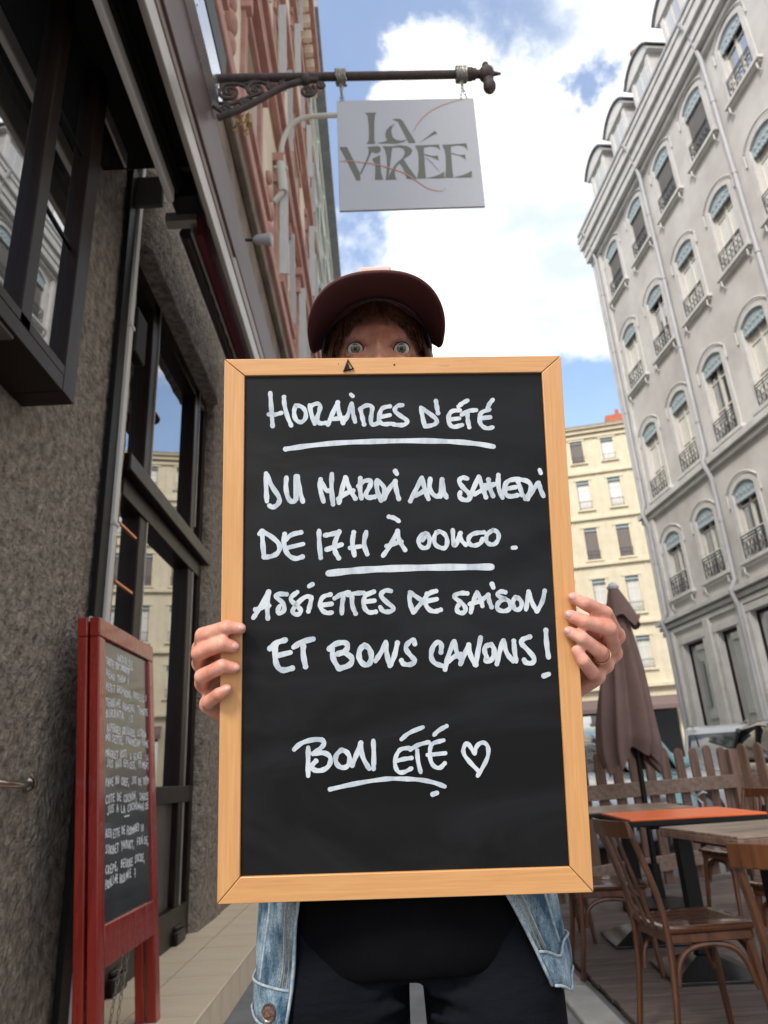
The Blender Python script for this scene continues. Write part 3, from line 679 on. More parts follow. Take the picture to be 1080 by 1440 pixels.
# window kit
def arch(w, h, rise, n=10):
    R = (w*w/4+rise*rise)/(2*rise); return [(-w/2+w*i/n, h-rise+(math.sqrt(max(0, R*R-(-w/2+w*i/n)**2))-(R-rise))) for i in range(n+1)]
def surround_mesh(h, w=1.0):
    b = MB(); inn = arch(w-.001, h, .2); outr = arch(w+.30, h+.13, .28); n = len(inn)
    P = [(-w/2, 0)]+inn+[(w/2, 0)]; Q = [(-w/2-.15, 0)]+outr+[(w/2+.15, 0)]
    v = []; 
    for x, z in P: v += [(x, .04, z), (x, -.05, z)]
    for x, z in Q: v += [(x, .04, z), (x, -.05, z)]
    f = []; m = len(P)
    for i in range(m-1):
        a, c = 2*i, 2*i+2; A, Cc = 2*m+2*i, 2*m+2*i+2
        f += [(a, c, Cc, A), (a, a+1, c+1, c), (A, Cc, Cc+1, A+1)]
    b.add(v, f)
    # spandrel infill above the arch in the rectangular hole
    b.add([(x, -.04, z) for x, z in inn]+[(x, -.04, h+.02) for x, z in inn], [(i, i+1, n+i+1, n+i) for i in range(n-1)])
    o2 = arch(w+.46, h+.22, .33)
    b.tube([(x, .05, z) for x, z in o2], .026, 6)
    b.tube([(-w/2-.23, .03, o2[0][1]), (-w/2-.23, .03, o2[0][1]-.4)], .025, 6); b.tube([(w/2+.23, .03, o2[0][1]), (w/2+.23, .03, o2[0][1]-.4)], .025, 6)
    return ready(b, m_trim, 'window_surround')
def sill_mesh(w=1.0):
    b = MB(); b.box(-w/2-.26, w/2+.26, .0, .15, -.09, 0); b.box(-w/2-.20, w/2+.20, 0, .09, -.15, -.092)
    for s in (-1, 1): b.tube([(s*(w/2+.12), .10, -.12), (s*(w/2+.12), .10, -.30), (s*(w/2+.12), .02, -.36)], .026, 6)
    return ready(b, m_trim, 'sill')
def frame_mesh(h, w=1.0):
    b = MB()
    for x0, x1 in ((-.5, -.44), (.44, .5), (-.045, .045)): b.box(x0, x1, -.17, -.11, 0, h)
    for z in (0, h*.36, h*.70, h-.3): b.box(-.44, .44, -.165, -.12, z, z+.045)
    return ready(b, m_wfr, 'window')
def lamb_mesh(h):
    top = arch(.99, h, .2); n = len(top); b = MB(); 
    bot = [(x, h-.46-.03*abs(math.sin(i*math.pi*.5*3))) for i, (x, z) in enumerate(top)]
    b.add([(x, -.02, z) for x, z in top]+[(x, -.02, z) for x, z in bot]+[(x, -.05, z) for x, z in top]+[(x, -.05, z) for x, z in bot],
          [(i, i+1, n+i+1, n+i) for i in range(n-1)]+[(2*n+i, 3*n+i, 3*n+i+1, 2*n+i+1) for i in range(n-1)]+[(n+i, n+i+1, 3*n+i+1, 3*n+i) for i in range(n-1)])
    for i in range(9): b.ball((-.42+i*.105, -.015, h-.44), .05, 8, (1, .4, 1))
    for i in range(5): b.ball((-.36+i*.18, -.015, h-.26), .05, 8, (1, .3, 1.2))
    return ready(b, m_lamb, 'lambrequin')
def railing_mesh(w=1.0, hh=.62):
    b = MB(); 
    for z in (.03, hh-.08, hh): b.tube([(-w/2, .07, z), (w/2, .07, z)], .016, 5)
    for i in range(6):
        x = -w/2+w*(i+.5)/6
        for sg_ in (-1, 1):
            b.tube([(x+sg_*w/12*math.cos(t)*(1-.5*abs(t/3)), .07, .06+.22+.2*math.sin(t*1.1)) for t in [-1.4+2.8*j/8 for j in range(9)]], .010, 4)
        b.tube([(x+.035*math.cos(t), .07, .28+.035*math.sin(t)) for t in [2*math.pi*j/8 for j in range(8)]], .009, 4, closed=True)
    for x in (-w/2, w/2, -w/6, w/6): b.tube([(x, .07, .0), (x, .07, hh)], .012, 5)
    return ready(b, m_rail, 'railing')
def blind_mesh(h):
    b = MB()
    n = int((h-.4)/.06)
    for i in range(n): b.box(-.47, .47, -.10, -.08+.012*(i % 2), .02+i*.06, .02+i*.06+.052)
    return ready(b, m_blind, 'roller_shutter')
sillm = sill_mesh(); railm = railing_mesh(); KIT = {}
for a, c, _ in RW:
    h = c-a; KIT[h] = (surround_mesh(h), frame_mesh(h), lamb_mesh(h), blind_mesh(h),
        ready(MB().box(-.44, -.045, -.150, -.145, .045, h), m_glass, 'pane'), ready(MB().box(.045, .44, -.150, -.145, .045, h), m_glass, 'pane'),
        ready(MB().box(-.44, -.045, -.150, -.145, .045, h), m_curt, 'pane'), ready(MB().box(.045, .44, -.150, -.145, .045, h), m_curt, 'pane'))
for ri, (a, c, _) in enumerate(RW):
    K = KIT[c-a]
    for ci, s in enumerate(SC):
        if s < 9 and ri < 3: continue
        w = inst('window', K[1], gb, (s, 0, a)); inst('window_surround', K[0], w); inst('sill', sillm, w)
        inst('lambrequin', K[2], w); inst('railing', railm, w)
        cu = (ri*3+ci*5) % 4 != 0 and ri != 0
        inst('pane', K[6 if cu else 4], w); inst('pane', K[7 if cu else 5], w)
        if ri == 3 and ci in (4, 5, 6, 7) or (ri, ci) == (1, 2): inst('roller_shutter', K[3], w)
# mansard + dormers
b = MB(); b.add([(S0, .2, 20.62), (SEND, .2, 20.62), (SEND, -.9, 23.4), (S0, -.9, 23.4), (S0, -5, 24.4), (SEND, -5, 24.4), (SEND, -5, 20.6), (S0, -5, 20.6)], [(0,1,2,3),(3,2,5,4),(1,6,5,2),(0,3,4,7),(0,7,6,1),(4,5,6,7)])
b.build('mansard_roof', m_zinc, gb, smooth=False)
for s in (7.6, 10.4, 13.75, 15.95, 17.9, 19.85, 21.3)[1:6]:
    dm = MB(); dm.box(s-.62, s-.42, -1.2, .16, 20.63, 22.35).box(s+.42, s+.62, -1.2, .16, 20.63, 22.35)
    top = [(s+x, z) for x, z in arch(1.6, 22.85, .42)]
    dm.prism([(s-.8, 22.3)]+top+[(s+.8, 22.3)], (0, -1.0, 0), (1, 0, 0), (0, 0, 1), (0, 1, 0), 1.22)
    d_ = dm.build('dormer', m_trim, gb, bevel=.015)
    MB().prism([(s-.86, 22.42)]+[(s+x, z) for x, z in arch(1.74, 22.95, .46)]+[(s+x, z-.06) for x, z in arch(1.74, 22.95, .46)][::-1], (0, -1.6, 0), (1, 0, 0), (0, 0, 1), (0, 1, 0), 1.90).build('dormer_hood', m_zinc, d_, smooth=False)
    MB().box(s-.42, s+.42, .05, .12, 20.7, 22.29).build('dormer_window', m_wfr, d_, smooth=False)
    MB().box(s-.34, s-.04, .12, .13, 20.8, 22.2).box(s+.04, s+.34, .12, .13, 20.8, 22.2).build('pane', m_glass, d_, smooth=False)
for s in (17.0, 12.2):
    c_ = MB().box(s-.22, s+.22, -.9, -.3, 22.2, 23.6).build('chimney_stack', m_brick, gb, bevel=.01)
    MB().lathe([(.1, 0), (.12, .5), (.13, .9), (.16, .92), (.16, 1.0)], (s, -.6, 23.6), 12).build('chimney_pot', m_brick, c_)
    MB().lathe([(.18, 1.0), (.18, 1.1), (.05, 1.25)], (s, -.6, 23.6), 12).build('pot_cap', m_pvc, c_)
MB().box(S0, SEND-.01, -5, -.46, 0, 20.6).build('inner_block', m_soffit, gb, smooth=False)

# ------------------------------------------------------------------ yellow building across the end of the street
KY = 1.6667
py0 = Vector((9.5, 30, 0))*KY; uy_ = Vector((1, -.235, 0)).normalized()
def zy(z): return H+(z-H)*KY
yb = thing('yellow_building', 'pale yellow five storey building closing the far end of the street', 'building', (py0.x, py0.y, 0), math.atan2(-uy_.y, -uy_.x))
# local x runs to the left (-uy_), local y towards the camera
def lx(x): return -(x-9.5)*KY*math.sqrt(1+.235**2)
YC = [lx(11.1+1.345*i) for i in range(-11, 6)]
YR = [(zy(14.12), zy(15.24)), (zy(11.84), zy(13.25)), (zy(9.48), zy(10.97)), (zy(7.02), zy(8.62)), (zy(4.66), zy(6.02))]
hs = [(x-.46, x+.46, a, c) for a, c in YR for x in YC]
x0_, x1_ = lx(16.5), lx(-8)
b = MB(); wall_holes(b, x0_, x1_, zy(3.95), zy(15.75), hs, 0, -.4); b.build('upper_wall', m_yel, yb, smooth=False)
fr = MB()
for q0, q1 in ((-.46, -.40), (.40, .46), (-.04, .04)): fr.box(q0, q1, -.26, -.2, 0, 1)
for z in (0, .34, .68, .95): fr.box(-.40, .40, -.255, -.21, z, z+.03)
fr = ready(fr, m_wfr, 'window'); pg = ready(MB().box(-.4, -.04, -.24, -.235, .03, 1), m_curt, 'pane'); pg2 = ready(MB().box(.04, .4, -.24, -.235, .03, 1), m_glass, 'pane')
sr = ready(MB().box(-.62, -.46, .001, .06, 0, 1).box(.46, .62, .001, .06, 0, 1).box(-.66, .66, .001, .10, 1, 1.06).box(-.66, .66, .001, .16, -.05, 0), m_yelt, 'window_surround')
lb = ready(MB().box(-.459, .459, -.1, -.06, .90, 1), m_lamb, 'lambrequin')
bl = MB(); 
for i in range(22): bl.box(-.43, .43, -.16, -.14+.015*(i % 2), .08+i*.037, .08+i*.037+.032)
bl = ready(bl, mat('brown grey shutter', (.20, .17, .155), .7), 'roller_shutter')
rlm = MB()
for z in (.04, .26): rlm.tube([(-.5, .1, z), (.5, .1, z)], .012, 4)
for i in range(9): rlm.tube([(-.46+i*.115, .1, .04), (-.46+i*.115, .1, .26)], .008, 4)
rlm = ready(rlm, m_rail, 'railing')
for r_, (a, c) in enumerate(YR):
    for i, x in enumerate(YC):
        w = inst('window', fr, yb, (x, 0, a), 0, (1, 1, c-a))
        inst('window_surround', sr, w); inst('lambrequin', lb, w); inst('railing', rlm, w); inst('pane', pg, w); inst('pane', pg, w).scale = (-1, 1, 1)
        if r_ == 2 or (r_, i) in ((0, 10),): inst('roller_shutter', bl, w)
for z, pr in ((13.6, .18), (11.4, .2), (9.26, .22), (6.6, .25), (3.98, .4), (15.4, .15), (15.62, .35), (15.8, .55)):
    MB().box(x0_, x1_, .001, pr, zy(z)-.12, zy(z)+.14).build('string_course', m_yelt, yb, bevel=.02)
for i in range(-11, 6): 
    x = lx(11.1+1.345*(i+.5)); MB().box(x-.05, x+.05, .001, .05, zy(4.2), zy(15.3)).build('pilaster_strip', m_yelt, yb, smooth=False)
b = MB(); b.add([(x0_, .6, zy(15.86)), (x1_, .6, zy(15.86)), (x1_, -5, zy(16.6)), (x0_, -5, zy(16.6))], [(0, 1, 2, 3)]); b.add([(x0_, .6, zy(15.80)), (x1_, .6, zy(15.80)), (x1_, -5, zy(16.5)), (x0_, -5, zy(16.5))], [(3, 2, 1, 0)])
b.build('roof', m_zinc, yb, smooth=False)
cy_ = MB().box(lx(12.1), lx(11.35), -2.2, -1.3, zy(15.7), zy(16.75)).build('chimney_stack', m_brick, yb, smooth=False)
MB().box(lx(12.0), lx(11.85), -1.9, -1.6, zy(16.75), zy(17.1)).build('chimney_pot', m_brick, cy_, smooth=False)
b = MB(); hs2 = [(lx(11.9+1.345*2*i), lx(10.2+1.345*2*i), .3, zy(3.3)) for i in range(-6, 3)]
wall_holes(b, x0_, x1_, 0, zy(3.95), hs2, .02, -.4); b.build('ground_floor_wall', m_yelt, yb, smooth=False)
for h_ in hs2:
    MB().box(h_[0], h_[1], -.3, -.25, .3, h_[3]).build('shop_window', m_glass, yb, smooth=False)
    MB().add([(h_[0]-.2, .05, zy(3.55)), (h_[1]+.2, .05, zy(3.55)), (h_[1]+.2, 1.1, zy(3.15)), (h_[0]-.2, 1.1, zy(3.15)), (h_[0]-.2, 1.1, zy(3.0)), (h_[1]+.2, 1.1, zy(3.0))], [(0, 1, 2, 3), (3, 2, 5, 4)]).build('shop_awning', m_brownaw, yb, smooth=False, solid=.02, fix=False)
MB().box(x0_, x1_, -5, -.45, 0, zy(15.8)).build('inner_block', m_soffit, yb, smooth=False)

# ================================================================== TERRACE
dk = thing('terrace_deck', 'raised terrace deck of grey brown boards beneath the cafe tables', 'deck', (3, 4, 0))
MB().box(.985, 4.2, .6, 7.3, .001, .012).build('joist_frame', m_black, dk, world=True, smooth=False)
y = .6; i = 0
while y < 7.2:
    MB().box(.98+random.uniform(-.006, .006), 4.2, y, y+.112, .013, .034+random.uniform(-.001, .001)).build('deck_board', m_deck, dk, world=True, bevel=.003); y += .118
DZ = .034

def frame_pts(path, sec): return path
# fence ------------------------------------------------------------
fn = thing('picket_fence', 'weathered brown wooden picket fence with rounded tops along the terrace edge', 'fence', (2.4, 6.5, DZ))
def picket(p, d, top, w=.105, t=.022):
    d = Vector(d).normalized(); n_ = Vector((-d.y, d.x, 0)); p = Vector(p)
    poly = [(-w/2, DZ+.06), (w/2, DZ+.06), (w/2, top-w/2)]+[(w/2*math.cos(a), top-w/2+w/2*math.sin(a)) for a in [math.pi*j/10 for j in range(1, 10)]]+[(-w/2, top-w/2)]
    b = MB(); b.prism(poly, (p.x, p.y, 0), d, (0, 0, 1), n_, t); return b.build('picket', m_fpost, fn, world=True, bevel=.003)
A_ = Vector((1.05, 5.68, 0)); B_ = Vector((3.24, 7.02, 0)); dd = (B_-A_).normalized(); nn = Vector((-dd.y, dd.x, 0))
Lf = (B_-A_).length
for i in range(13):
    p = A_+dd*(.04+i*.205); picket(p+nn*.03, dd, 1.135+random.uniform(-.012, .012)-.0*i)
for z in (.82, .25):
    b = MB(); b.bar(A_+Vector((0, 0, z)), B_+Vector((0, 0, z)), .04, .115); b.build('rail', m_frail, fn, world=True, bevel=.005)
def fpost(p, top): 
    MB().box(p.x-.055, p.x+.055, p.y-.055, p.y+.055, DZ, top).build('post', m_fpost, fn, world=True, bevel=.006)
fpost(B_+dd*.05, 1.10); fpost(A_-dd*.02, 1.05)
C_ = Vector((3.75, 5.0, 0)); d3 = (C_-B_).normalized(); n3 = Vector((-d3.y, d3.x, 0))
for i in range(10): picket(B_+d3*(.2+i*.2)+n3*-.03, d3, 1.14+random.uniform(-.01, .01))
for z in (.82, .25):
    b = MB(); b.bar(B_+d3*.1+Vector((0, 0, z)), C_+Vector((0, 0, z)), .04, .115); b.build('rail', m_frail, fn, world=True, bevel=.005)
fpost(C_, 1.1)
# tied white ribbon on the fence
rb_ = MB(); c = ony(978, 1120, 6.75)
for a_ in (.6, 1.6, 2.5, -.9, -1.9): rb_.tube([c, c+Vector((.07*math.cos(a_), -.02, .07*math.sin(a_))), c+Vector((.11*math.cos(a_-.3), -.01, .13*math.sin(a_-.25)-.02))], [.008, .016, .006], 6, flat=.4)
o = rb_.build('ribbon_bow', m_signw); tag(o, 'white ribbon bow tied low on the picket fence', 'bow')
o['kind'] = 'thing' if False else ''
del o['kind']

# tables ------------------------------------------------------------
def make_table(label, topm, edge, size, loc, rz, group='square pedestal cafe tables'):
    t = thing('cafe_table', label, 'table', loc, rz, group)
    s = size/2
    MB().box(-s+.002, s-.002, -s+.002, s-.002, .722, .732).build('table_top', topm, t, bevel=.002)
    MB().box(-s, s, -s, s, .696, .7215).build('table_edge', edge, t, bevel=.004)
    MB().box(-.20, .20, -.20, .20, .672, .695).build('top_plate', m_black, t, bevel=.004)
    MB().box(-.038, .038, -.038, .038, .085, .672).build('column', m_black, t, bevel=.006)
    b = MB(); q = .215
    rings = [[(sx*r, sy*r, z) for sx, sy in ((-1, -1), (1, -1), (1, 1), (-1, 1))] for r, z in ((q, 0), (q, .014), (.20, .022), (.05, .085))]
    b.loft(rings); b.build('base', mat('base black gloss', (.02, .02, .02), .18), t, bevel=.003, ang=10)
    return t
t1 = make_table('square cafe table with bright orange laminate top', m_orange, m_black, .66, (1.54, 4.08, DZ), rad(-4))
t2 = make_table('square cafe table with worn grey brown wooden top nearest the camera', m_wtop, m_fpost, .58, (1.46, 3.00, DZ), rad(6))
t3 = make_table('brown topped cafe table between the orange table and the fence', m_wtop, m_black, .68, (1.50, 4.86, DZ), rad(-4))

# chairs ------------------------------------------------------------
def make_chair(label, loc, rz):
    """bentwood bistro chair facing local +x"""
    t = thing('bistro_chair', label, 'chair', loc, rz, 'brown wooden bistro chairs')
    # seat, rounded trapezoid
    pts = [(-.19, -.165), (-.16, -.18), (.17, -.205), (.20, -.19), (.212, -.10), (.214, .10), (.20, .19), (.17, .205), (-.16, .18), (-.19, .165)]
    b = MB(); rings = []
    for s_, z in ((.97, .435), (1.0, .441), (1.0, .455), (.96, .461)): rings.append([(x*s_, y*s_, z) for x, y in pts])
    for s_, z in ((.8, .458), (.4, .452)): rings.append([(x*s_, y*s_, z) for x, y in pts])
    b.loft(rings); b.build('seat', m_seat, t, ang=50)
    b = MB(); rings = [[(x*s_, y*s_, z) for x, y in pts] for s_, z in ((.93, .398), (.93, .434))]; b.loft(rings); b.build('seat_rail', m_chair, t, bevel=.004)
    for sy in (-1, 1):
        b = MB(); b.tube([(.165, sy*.165, .40), (.185, sy*.175, .22), (.205, sy*.19, 0)], [.019, .017, .013], 10); b.build('leg', m_chair, t)
        b = MB(); b.tube(smooth_line([(-.225, sy*.175, 0), (-.185, sy*.165, .25), (-.175, sy*.16, .45), (-.205, sy*.165, .62), (-.285, sy*.175, .85)], 2), .0175, 10, flat=.75); b.build('back_post', m_chair, t)
        b = MB(); b.tube(smooth_line([(-.165, sy*.155, .25), (-.15, sy*.158, .34), (-.08, sy*.16, .388), (.06, sy*.165, .388), (.13, sy*.166, .34), (.165, sy*.17, .22)], 2), .0115, 8); b.build('bent_brace', m_chair, t)
    b = MB(); b.tube(smooth_line([(.165, -.16, .25), (.172, -.14, .35), (.172, -.06, .388), (.172, .06, .388), (.172, .14, .35), (.165, .16, .25)], 2), .0115, 8); b.build('bent_brace', m_chair, t)
    # curved top rail
    P = []
    for i in range(13):
        u = -1+2*i/12; P.append([(-.272-.03*(1-u*u)-.008*k_, u*.19, zz_) for k_, zz_ in ((0, .785), (0, .86))])
    b = MB(); 
    ring = [[(p[0][0]+dx_, p[0][1], z) for dx_, z in ((0, .80), (-.008, .866), (-.024, .868), (-.018, .80))] for p in P]
    b.loft(ring); b.build('top_rail', m_chair, t, bevel=.004)
    b = MB(); ring = [[(-.205-.022*(1-(-1+2*i/12)**2)+dx_, (-1+2*i/12)*.165, z) for dx_, z in ((0, .53), (-.004, .57), (-.018, .57), (-.014, .53))] for i in range(13)]
    for i in range(3):
        yy = -.07+.07*i
        b2 = MB(); b2.bar((-.19, yy, .44), (-.298, yy*1.05, .81), .022, .010, (1, 0, 0)); b2.build('back_slat', m_chair, t, bevel=.002)
    t.scale = (.9, .9, .9)
    return t
ch = make_chair('brown bistro chair with shiny seat standing alone in the right foreground', (1.16, 3.16, DZ), rad(6))
def more(label, loc, rz):
    c = copy_tree(ch); c['label'] = label; c.location = loc; c.rotation_euler.z = rz; return c
more('bistro chair cut off by the right edge of the photo, nearest the camera', (1.18, 2.13, DZ), rad(50))
more('bistro chair partly hidden by the chalkboard with bright sky glare on its seat', (1.14, 4.22, DZ), rad(-4))
more('bistro chair behind the glaring one at the left end of the back table', (1.02, 5.02, DZ), rad(0))
more('bistro chair pushed in at the far side of the grey brown table', (1.98, 3.80, DZ), rad(200))
more('far bistro chair with its slatted back rising above the orange table', (2.36, 5.30, DZ), rad(190))
more('bistro chair at the right edge behind the orange table beside the fence post', (2.66, 4.80, DZ), rad(185))

# parasol -----------------------------------------------------------
px0 = ony(862, 828, 5.75)
pr = thing('parasol', 'folded taupe brown parasol standing between the tables and the fence', 'parasol', (2.06, 5.75, DZ))
P_ = Vector((1.93, 5.75, 0))
top = px0.z
MB().tube([P_+Vector((0, 0, DZ+.05)), Vector((px0.x, 5.75, top))], .021, 12).build('pole', m_black, pr, world=True)
MB().lathe([(.26, 0), (.26, .05), (.05, .08), (.04, .3)], (1.93, 5.75, DZ), 24).build('base', m_black, pr, world=True)
b = MB(); rings = []
nr = 46; nk = 96
for i in range(nr+1):
    t = i/nr; z = top-t*(top-1.10); cx_ = px0.x+(1.89-px0.x)*t*.9
    R_ = .03+.235*t**.85 if t < .93 else .03+.235*.93**.85-(t-.93)*.5
    q = []
    for k_ in range(nk):
        a_ = 2*math.pi*k_/nk
        f = .5+.5*math.cos(a_*8+1.1*math.sin(a_*2)+t*1.3)
        r = R_*(1-.42*f*min(1, t*2.5))*(1+.06*math.sin(a_*3+t*7))
        zz2 = z-(.10*(1-f)+.07*math.sin(a_*2.0+1) if i > nr-7 else 0)*(i-(nr-7))/7 if i > nr-7 else z
        q.append((cx_+r*math.cos(a_), 5.75+r*math.sin(a_), zz2))
    rings.append(q)
b.loft(rings, caps=False); b.build('canopy', m_taupe, pr, world=True, ang=180)
b = MB(); rings = []
for i in range(9):
    t = i/8; z = top+.01-t*.30; R_ = .035+.115*t**.9; cx_ = px0.x+.03*t
    rings.append([(cx_+R_*(1-.2*(.5+.5*math.cos(2*math.pi*k_/64*8+2))*t)*math.cos(2*math.pi*k_/64), 5.75+R_*math.sin(2*math.pi*k_/64), z-(.05*math.sin(2*math.pi*k_/64*4) if i == 8 else 0)) for k_ in range(64)])
b.loft(rings, caps=False); b.build('vent_cap', m_taupe, pr, world=True, ang=180)
MB().lathe([(.045, 0), (.05, .02), (.03, .045), (.012, .06)], (px0.x, 5.75, top-.005), 14).build('finial', m_signw, pr, world=True)

# cars ---------------------------------------------------------------
m_cglass = mat('car glass', (.015, .022, .024), .03, spec=1, ior=1.65); m_tyre = mat('tyre rubber', (.02, .02, .02), .8); m_rim = mat('alloy rim', (.4, .4, .42), .3, metal=.8)
m_lamp = mat('headlamp', (.55, .57, .6), .08, spec=1, ior=1.7)
def make_car(label, loc, rz, paint, Lg=4.1, Wd=1.74, Ht=1.48, rack=False, group='cars parked in the street'):
    """front towards local -y"""
    t = thing('parked_car', label, 'car', loc, rz, group)
    mp_ = mat('car paint', paint, .25, coat=1., spec=.6)
    hw = Wd/2; hl = Lg/2
    # body lower: stations along y
    st_ = [(-hl, .35, .62, .62), (-hl+.06, .26, .70, .80), (-hl+.35, .22, .80, .92), (-hl+.95, .20, .92, .97), (-hl+1.3, .20, .96, 1.0), (0, .20, .98, 1.0), (hl-.9, .20, 1.0, 1.0), (hl-.25, .24, .99, .96), (hl-.05, .28, .94, .88), (hl, .38, .80, .78)]
    rings = []
    for y, z0, z1, wf in st_:
        w = hw*wf; rings.append([(-w*.93, y, z0), (-w, y, z0+.12), (-w, y, (z0+z1)/2), (-w*.985, y, z1-.10), (-w*.86, y, z1), (-w*.4, y, z1+.03), (w*.4, y, z1+.03), (w*.86, y, z1), (w*.985, y, z1-.10), (w, y, (z0+z1)/2), (w, y, z0+.12), (w*.93, y, z0)])
    b = MB(); b.loft(rings); o = b.build('body', mp_, t, ang=50); q = o.modifiers.new('sub', 'SUBSURF'); q.levels = 1; q.render_levels = 2
    # greenhouse
    gh_ = [(-hl+.98, .93, .90, .90), (-hl+1.35, .95, 1.20, .84), (-hl+1.75, .96, Ht-.07, .78), (-hl+2.3, .97, Ht-.02, .77), (hl-1.0, .98, Ht-.05, .76), (hl-.45, .98, Ht-.22, .76), (hl-.15, .98, 1.04, .80)]
    rings = []
    for y, z0, z1, wf in gh_:
        w = hw*wf; wb = hw*.9
        rings.append([(-wb, y, z0), (-(w+wb)/2, y, (z0+z1)/2), (-w, y, z1-.03), (-w*.9, y, z1), (w*.9, y, z1), (w, y, z1-.03), ((w+wb)/2, y, (z0+z1)/2), (wb, y, z0)])
    b = MB(); b.loft(rings); o = b.build('windows', m_cglass, t, ang=60)
    rings = []
    for y, z1, wf in ((-hl+1.66, Ht-.13, .79), (-hl+1.8, Ht-.045, .79), (-hl+2.3, Ht+.008, .785), (hl-1.0, Ht-.02, .775), (hl-.5, Ht-.17, .77)):
        w = hw*wf; rings.append([(-w*1.01, y, z1-.06), (-w*.95, y, z1), (-w*.5, y, z1+.02), (w*.5, y, z1+.02), (w*.95, y, z1), (w*1.01, y, z1-.06)])
    b = MB(); b.loft(rings); b.build('roof', mp_, t, ang=60)
    for sx in (-1, 1):
        MB().tube(smooth_line([(sx*hw*.90, -hl+.95, .93), (sx*hw*.87, -hl+1.35, 1.2), (sx*hw*.79, -hl+1.72, Ht-.08)], 1), .035, 8).build('windscreen_pillar', mp_, t)
        MB().tube([(sx*hw*.91, .15, .96), (sx*hw*.80, .12, Ht-.06)], .03, 8).build('door_pillar', m_black, t)
        MB().tube(smooth_line([(sx*hw*.91, hl-.5, .98), (sx*hw*.86, hl-.6, 1.2), (sx*hw*.78, hl-.85, Ht-.08)], 1), .06, 8).build('rear_pillar', mp_, t)
        for y in (-hl+.78, hl-.78):
            w_ = MB().lathe([(.31, -.1), (.33, -.06), (.33, .06), (.31, .1)], (sx*(hw-.12), y, .33), 24, 'x').build('wheel', m_tyre, t)
            MB().lathe([(.21, -.104), (.05, -.11), (.05, .11), (.21, .104)], (sx*(hw-.12), y, .33), 16, 'x').build('rim', m_rim, w_)
        MB().ball((sx*hw*.68, -hl+.14, .70), .15, 14, (1.1, .7, .55)).build('headlight', m_lamp, t)
        MB().ball((sx*(hw+.08), -hl+1.25, 1.0), .10, 12, (1.1, .6, .75)).build('wing_mirror', mp_, t)
        if rack: MB().tube(smooth_line([(sx*.58, -.6, Ht-.02), (sx*.58, -.5, Ht+.06), (sx*.58, .8, Ht+.05), (sx*.58, .9, Ht-.04)], 2), .02, 8).build('roof_rail', m_alu, t)
    MB().box(-.45, .45, -hl-.015, -hl+.1, .40, .56).build('grille', m_black, t, bevel=.02)
    MB().box(-.26, .26, -hl-.03, -hl-.016, .36, .47).build('number_plate', m_signw, t, bevel=.004)
    b = MB(); b.ball((0, -hl-.02, .64), .06, 12, (1, .3, 1)); b.build('badge', m_rim, t)
    return t
car1 = make_car('white hatchback with a number plate parked right behind the picket fence', (1.98, 9.6, 0), rad(6), (.62, .68, .74), 4.0, 1.7, 1.45)
# plate figure facing the terrace
o0 = [MB()][0]; c = (.13, -2.032, .415); o0.tube([(c[0]+.022*math.cos(t), c[1]-.001, c[2]+.036*math.sin(t)) for t in [2*math.pi*j/16 for j in range(16)]], .006, 5, closed=True); o0.build('plate_digit', m_black, car1)
make_car('silver car with its roof and side windows showing behind the middle of the fence', (3.75, 12.4, 0), rad(62), (.45, .46, .47), 4.2, 1.75, 1.46)
make_car('rounded silver car with roof rails and a big reflecting windscreen', (7.75, 17.0, 0), rad(-22), (.60, .62, .64), 4.2, 1.80, 1.74, True)
make_car('dark car at the right edge parked beside the rounded silver one', (6.75, 11.7, 0), rad(-12), (.02, .022, .028), 4.4, 1.8, 1.55)
make_car('pale aqua green car seen between the chalkboard and the folded parasol', (3.15, 11.0, 0), rad(-4), (.20, .42, .46), 4.1, 1.75, 1.55)
# street furniture: plant globe by the grey building corner
gl = thing('bollard', 'pale grey bollard with a round head by the corner of the grey building', 'bollard', (8.7, 20.6, 0))
MB().lathe([(.12, 0), (.1, .1), (.08, 1.1), (.1, 1.15)], (0, 0, 0), 14).ball((0, 0, 1.32), .2, 14).build('bollard_post', m_pvc, gl)

# ================================================================== A-BOARD
ab = thing('pavement_sign', 'tall red wooden pavement menu board leaning folded against the restaurant front', 'menu board', (-1.0, 3.0, .16))
ya, yb_ = 2.735, 3.42; z0 = .16; z1 = 1.672; xt, xb = -1.075, -.955
def ax(z): return xb+(xt-xb)*(z-z0)/(z1-z0)
def bb_(y0, y1, za, zb, dx0, dx1, m, nm, parent=None, bevel=.005, **kw):
    v = []
    for z in (za, zb):
        for y, dx_ in ((y0, dx0), (y1, dx0), (y1, dx1), (y0, dx1)): v.append((ax(z)+dx_, y, z))
    return MB().add(v, [(0,1,2,3),(7,6,5,4),(0,4,5,1),(1,5,6,2),(2,6,7,3),(3,7,4,0)]).build(nm, m, parent or ab, world=True, bevel=bevel, smooth=True, **kw)
for off, nm in ((0, ''), (-.047, '')):
    bb_(ya, ya+.065, z0, z1-.075, off, off-.038, m_red, 'upright'); bb_(yb_-.065, yb_, z0, z1-.075, off, off-.038, m_red, 'upright')
    bb_(ya, yb_, z1-.074, z1, off+.001, off-.039, m_red, 'top_rail'); bb_(ya+.066, yb_-.066, .47, .60, off, off-.034, m_red, 'bottom_rail')
    if off == 0: bb_(ya+.066, yb_-.066, .601, z1-.076, -.012, -.022, m_slate, 'writing_panel', bevel=0)
for y in (ya+.02, yb_-.02): MB().tube([(ax(z1-.03)-.048, y, z1-.02), (ax(z1-.03)-.048, y+.01, z1+.004)], .014, 8).build('hinge', m_steel, ab, world=True)
MB().box(ax(.16)-.05, ax(.16)+.001, yb_-.066, yb_+.001, .158, .163).build('foot', m_signw, ab, world=True, smooth=False)
